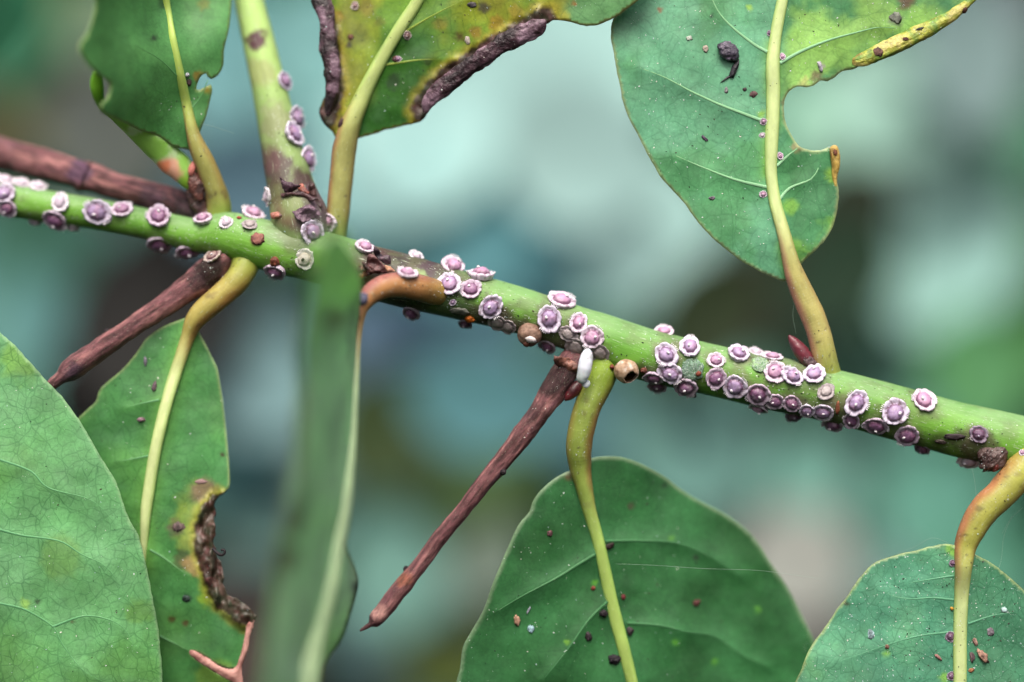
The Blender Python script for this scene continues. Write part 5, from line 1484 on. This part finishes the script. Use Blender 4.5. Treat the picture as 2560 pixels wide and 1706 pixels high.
leaf_debris = [
    ('shed_skin', 'tan ribbed shed aphid skin beside the dusty leaf\'s rib, largest of the group', 'insect skin', 2456, 1640, (24, 11, 8), (178, 140, 122), -0.9),
    ('shed_skin', 'small tan shed skin just above the largest ribbed one', 'insect skin', 2438, 1605, (13, 6, 5), (176, 140, 128), -1.2), ('shed_skin', 'greyish shed skin between the dusty leaf\'s rib and the largest ribbed skin', 'insect skin', 2430, 1642, (15, 7, 5), (136, 112, 116), -1.4),
    ('shed_skin', 'small brown shed skin across the dusty leaf rib from the ribbed one', 'insect skin', 2346, 1644, (14, 5, 4), (150, 110, 104), -0.7), ('shed_skin', 'orange-brown flake low beside the dusty leaf\'s rib', 'insect skin', 2427, 1676, (9, 6, 4), (160, 110, 76), 0.2),
    ('egg', 'tiny orange egg against the dusty leaf\'s rib', 'egg', 2379, 1521, (5, 5, 5), (206, 150, 60), 0), ('egg', 'tiny pink egg out on the dusty leaf blade above a yellow spot', 'egg', 2218, 1617, (5, 6, 4), (190, 140, 120), 0),
    ('wax_fluff', 'bluish white fluff on the dusty leaf halfway to its margin', 'fluff', 2177, 1584, (9, 14, 4), (170, 200, 206), 0), ('wax_fluff', 'lilac fluff on the dusty leaf beyond its rib', 'fluff', 2477, 1580, (10, 12, 4), (150, 140, 150), 0), ('wax_fluff', 'round white fluff on the dusty leaf beyond its rib, above the lilac one', 'fluff', 2510, 1525, (9, 8, 4), (176, 206, 204), 0),
    ('dark_insect', 'oval black insect against the dark leaf\'s rib, lowest of its kind', 'insect', 1537, 1648, (18, 13, 10), (44, 38, 46), 0), ('dark_insect', 'black round insect in the angle of the dark leaf\'s rib and side vein', 'insect', 1508, 1533, (12, 11, 9), (44, 36, 42), 0), ('dark_insect', 'brown-black insect on the far side of the dark leaf\'s rib', 'insect', 1575, 1578, (10, 13, 8), (66, 56, 60), 0),
    ('dark_insect', 'curved brown insect on the upper part of the dark leaf\'s rib', 'insect', 1522, 1366, (8, 16, 6), (66, 46, 44), -1.1), ('dark_insect', 'small brown insect in the open part of the dark leaf', 'insect', 1741, 1507, (12, 9, 6), (88, 54, 50), 0.6), ('dark_insect', 'black insect with red tip below the dark leaf\'s side vein', 'insect', 1471, 1592, (9, 14, 6), (60, 50, 56), 0.3), ('dark_insect', 'tiny red-brown insect near the dark leaf\'s outer margin', 'insect', 1374, 1334, (8, 8, 5), (104, 70, 74), 0),
    ('red_mite', 'small red mite beside the dark leaf\'s rib, upper', 'mite', 1483, 1471, (6, 6, 4), (170, 76, 60), 0), ('red_mite', 'small red mite beside the dark leaf\'s rib, lower', 'mite', 1558, 1493, (7, 9, 4), (150, 60, 66), 0),
    ('shed_skin', 'tan ribbed shed skin near the dark leaf\'s outer margin', 'insect skin', 1292, 1551, (8, 17, 6), (190, 150, 126), 0.1), ('wax_curl', 'thin white curl next to the tan skin on the dark leaf', 'wax', 1321, 1526, (3, 13, 3), (176, 180, 196), -0.5), ('wax_curl', 'white oval ring of wax below the tan skin on the dark leaf', 'wax', 1327, 1573, (9, 11, 4), (160, 196, 206), 0.2),
    ('aphid', 'small grey aphid highest on the narrow leaf', 'aphid', 364, 903, (5, 13, 5), (110, 106, 118), 0), ('aphid', 'tan and violet aphid beside the narrow leaf\'s rib', 'aphid', 386, 968, (6, 15, 6), (136, 110, 122), -0.2), ('aphid', 'tan and violet aphid lying across the narrow leaf blade', 'aphid', 352, 1049, (13, 6, 6), (140, 112, 124), 0),
    ('scab', 'pinkish rough scab on the narrow leaf above its scorched edge', 'scab', 502, 1204, (16, 6, 4), (160, 130, 130), 0), ('scab', 'dark mouldy scab on the narrow leaf beside the scorched edge', 'scab', 446, 1318, (18, 14, 4), (110, 92, 92), 0), ('scab', 'dark green scab below the scorched edge of the narrow leaf', 'scab', 466, 1497, (12, 10, 4), (58, 76, 70), 0),
    ('white_speck', 'round white wax speck against the bitten leaf\'s rib', 'wax', 468, 188, (6, 7, 5), (222, 226, 236), 0), ('scab', 'small dark scab beside the bite of the leaf', 'scab', 473, 207, (7, 10, 5), (86, 66, 70), 0),
    ('flake', 'pale grey flake on the yellow leaf near its thick roll', 'flake', 1169, 102, (7, 12, 4), (180, 170, 160), 0.3), ('flake', 'brown-red flake below the yellow leaf\'s rib', 'flake', 990, 148, (10, 9, 5), (104, 66, 60), 0), ('scab', 'purple scab at the base of the yellow leaf', 'scab', 852, 308, (15, 14, 6), (98, 70, 76), 0),
    ('scab', 'brown scab midway up the yellow leaf\'s withered side', 'scab', 877, 93, (9, 8, 5), (110, 78, 60), 0), ('scab', 'violet-black scab near the yellow leaf\'s top edge', 'scab', 1180, 12, (14, 8, 5), (84, 80, 84), 0),
    ('flake', 'small brown flake near the broad leaf\'s rib, paired with a darker one', 'flake', 1884, 236, (10, 9, 6), (110, 84, 84), 0.5), ('flake', 'small dark flake paired with a brown one on the broad leaf', 'flake', 1862, 224, (6, 5, 4), (66, 54, 56), 0), ('flake', 'slender dark violet flake in the middle of the broad leaf', 'flake', 1762, 347, (11, 5, 4), (86, 74, 92), -0.7),
    ('flake', 'violet flake on the lower broad leaf', 'flake', 1780, 496, (9, 5, 4), (120, 110, 124), 0), ('flake', 'pinkish flake above the shrivelled dark body on the broad leaf', 'flake', 1764, 122, (8, 10, 5), (170, 160, 146), 0), ('flake', 'pale flake near the broad leaf\'s upper middle', 'flake', 1723, 96, (9, 7, 4), (186, 196, 182), 0), ('flake', 'grey flake under the tail of the shrivelled body', 'flake', 1816, 226, (5, 9, 4), (140, 140, 140), 0),
    ('wax_curl', 'lilac upright curl at the ragged edge of the broad leaf', 'wax', 2050, 166, (6, 16, 5), (196, 190, 204), 0.3), ('scab', 'grey mouldy scab above the broad leaf\'s pale vein', 'scab', 2240, 45, (16, 16, 5), (130, 136, 124), 0), ('scab', 'dark scab on the fat yellow roll', 'scab', 2196, 130, (12, 14, 5), (116, 86, 76), 0.4), ('scab', 'small red-brown scab on the fat yellow roll', 'scab', 2264, 98, (8, 6, 4), (104, 50, 40), 0), ('scab', 'sooty ring mark on the fat yellow roll', 'scab', 2297, 73, (13, 5, 4), (60, 60, 62), 0), ('scab', 'dark scab near the thin end of the fat yellow roll', 'scab', 2412, 26, (8, 9, 5), (80, 52, 40), 0),
    ('scab', 'brown scab on the small curled lip of the bite', 'scab', 2088, 382, (6, 9, 4), (110, 66, 44), 0),
]
for (nm, lab, cat, x, y, sz, cl, spin) in leaf_debris:
    thing_lump(nm, lab, cat, x, y, (sz[0] * 0.85, sz[1] * 0.85, sz[2] * (0.45 if cat in ('scab', 'flake', 'fluff') else 0.8)), cl, T_LEAF, 0.6, 2.2, 3, None, tuple(np.array(cl) * 0.65), None, spin, 0.3)

# shrivelled body with a tail on the broad leaf
loc, nor = land(1820, 130, T_LEAF)
root = empty('shrivelled_body', loc)
root.rotation_euler = frame(nor, 0, up=(1, 0, 0)).to_euler()
v, f = lump((0.19, 0.15, 0.10), 0.28, 2.4, 5.5, 4, 5)
a = -0.75
v = np.column_stack((v[:, 0] * math.cos(a) - v[:, 1] * math.sin(a), v[:, 0] * math.sin(a) + v[:, 1] * math.cos(a), v[:, 2] + 0.07))
c = mixc(np.repeat(alb((70, 64, 80))[None], len(v), 0), alb((124, 114, 134)), sstep(0, 0.3, fbm(v * 16, 4)))
mkobj('body', v, f, M_CRISP, root, c, v)
v, f = lump((0.05, 0.15, 0.04), 0.5, 2.6, 1.5, 3)
v = v + np.array((0.10, -0.30, 0.03)) + np.column_stack((v[:, 1] * 0.4, 0 * v[:, 1], 0 * v[:, 1]))
mkobj('tail', v, f, M_CRISP, root, np.repeat(alb((40, 38, 46))[None], len(v), 0), v)
v, f = lump((0.10, 0.02, 0.02), 0.5, 2.6, 4.5, 2)
v = v + np.array((-0.02, -0.44, 0.02)) + np.column_stack((0 * v[:, 0], v[:, 0] * 0.7, 0 * v[:, 1]))
mkobj('tail', v, f, M_CRISP, root, np.repeat(alb((50, 46, 54))[None], len(v), 0), v)
tag(root, 'shrivelled dark violet insect body with a black tail on the broad leaf', 'insect')

# curled fibre on the scorched margin
s_ = sweep([(532, 1372, 0.2, 4), (545, 1384, 0.15, 4), (555, 1388, 0.1, 3.5), (562, 1382, 0.08, 3.5), (560, 1375, 0.08, 3.5), (553, 1376, 0.08, 3)], 10, 0.02)
o = mkobj('fibre_hook', s_['V'], s_['F'], M_DEBRIS, None, np.repeat(alb((40, 34, 38))[None], len(s_['V']), 0), s_['tc'])
tag(o, 'tiny black hooked fibre sticking out from the scorched brown margin', 'fibre')


# ------------------------------------------------------------------ dust specks and silk
def dust(keys, count, boxes, rmin, rmax, cols, seed):
    r_ = np.random.RandomState(seed)
    Vt, Ft, Ct = [], [], []
    tree = bvh(*keys)
    tet = np.array(((1, 1, 1), (1, -1, -1), (-1, 1, -1), (-1, -1, 1))) * 0.7
    tf = ((0, 1, 2), (0, 3, 1), (0, 2, 3), (1, 3, 2))
    for (x0, y0, x1, y1, n) in boxes:
        for i in range(n):
            x, y = r_.uniform(x0, x1), r_.uniform(y0, y1)
            d = (Vector(P(x, y, 0)) - CAM).normalized()
            h = tree.ray_cast(CAM, d)
            if h[0] is None:
                continue
            rr = (rmin + (rmax - rmin) * r_.rand() ** 4) / S
            k = r_.uniform(0.6, 1.4, 3)
            m_ = np.array(frame(h[1], r_.uniform(0, 6.28)))
            v = (tet * rr * k * (1, 1, 0.6)) @ m_.T + np.array(h[0])
            i0 = len(Vt)
            Vt += [tuple(q) for q in v]
            Ft += [tuple(a + i0 for a in f_) for f_ in tf]
            Ct += [alb(cols[r_.randint(len(cols))])] * 4
    return Vt, Ft, np.array(Ct)


near_ins = [(x - r * 1.7, y - r * 1.7, x + r * 1.7, y + r * 1.7) for (x, y, r, k, lab) in INS]
white = [(226, 232, 234), (206, 220, 214), (236, 238, 226), (180, 206, 206)]
blk = [(30, 34, 32), (50, 44, 44), (66, 50, 46)]
V, F, C = dust(('stem', 'stalk', 'twig'), 0, [(850, 560, 1300, 860, 420), (1300, 700, 2560, 1180, 1300), (400, 300, 850, 720, 200), (2350, 1050, 2560, 1350, 200), (2380, 1380, 2430, 1706, 60), (1280, 900, 1560, 1150, 60)] + [(*b_, 36) for b_ in near_ins], 0.5, 2.2, white, 3)
o = mkobj('dust_specks', V, F, M_DUST, None, C, None, False)
tag(o, 'fine white dust specks scattered over the green stem and stalks', 'dust', kind='stuff')
V, F, C = dust(('leaf', 'leafG'), 0, [(1530, 0, 2100, 650, 700), (2000, 1350, 2560, 1706, 1100), (1140, 1200, 1700, 1706, 260), (0, 850, 400, 1706, 170), (200, 800, 620, 1706, 200), (780, 0, 1500, 300, 350), (2150, 0, 2400, 120, 150), (400, 240, 560, 380, 70)], 0.6, 2.4, white, 4)
o = mkobj('dust_specks', V, F, M_DUST, None, C, None, False)
tag(o, 'fine white dust specks scattered over the leaf blades', 'dust', kind='stuff')
V, F, C = dust(('leaf', 'leafG', 'stem', 'stalk'), 0, [(2200, 1350, 2560, 1706, 420), (1600, 0, 2100, 500, 160), (900, 560, 1300, 860, 380), (1550, 800, 2150, 1060, 320), (2300, 1040, 2520, 1300, 260), (0, 850, 400, 1706, 150), (780, 0, 1400, 300, 240), (1140, 1200, 1900, 1706, 120), (420, 230, 560, 400, 60)] + [(*b_, 16) for b_ in near_ins], 0.7, 3.0, blk, 6)
o = mkobj('soot_specks', V, F, M_DUST, None, C, None, False)
tag(o, 'fine black soot specks scattered over stem and leaves', 'dust', kind='stuff')


def silk(pts, lab, r=0.28):
    s_ = sweep([(a, b_, z, r) for a, b_, z in pts], 6, 0.08, (True, True))
    o = mkobj('silk_thread', s_['V'], s_['F'], M_SILK, None, np.repeat(alb((140, 165, 150))[None], len(s_['V']), 0), s_['tc'])
    tag(o, lab, 'silk thread')


silk([(1540, 1410, 0.2), (1640, 1414, 0.1), (1760, 1422, 0.05), (1900, 1427, 0.0), (2050, 1447, 0.0)], 'nearly level silk thread across the dark leaf')
silk([(2430, 1170, 0.1), (2436, 1200, 0.1), (2440, 1240, 0.1), (2434, 1290, 0.05)], 'silk thread hanging from the pale edge-on insect')
silk([(2372, 1358, 0.0), (2330, 1345, 0.0), (2290, 1366, 0.0), (2240, 1385, 0.02)], 'silk web strand over the dusty leaf\'s top edge')
silk([(2530, 1290, 0.2), (2510, 1340, 0.2), (2503, 1400, 0.2), (2495, 1425, 0.15)], 'silk thread beside the lowest yellow stalk, over the dusty leaf')
silk([(2556, 1270, 0.2), (2525, 1300, 0.2), (2505, 1335, 0.2)], 'short silk strand joining the thread beside the lowest yellow stalk')
silk([(1985, 760, 0.2), (1982, 790, 0.2), (1990, 835, 0.2)], 'silk thread above the glossy red bud')
silk([(500, 310, 0.35), (530, 316, 0.35), (585, 334, 0.4)], 'fine silk thread leaving the bitten leaf\'s stalk')
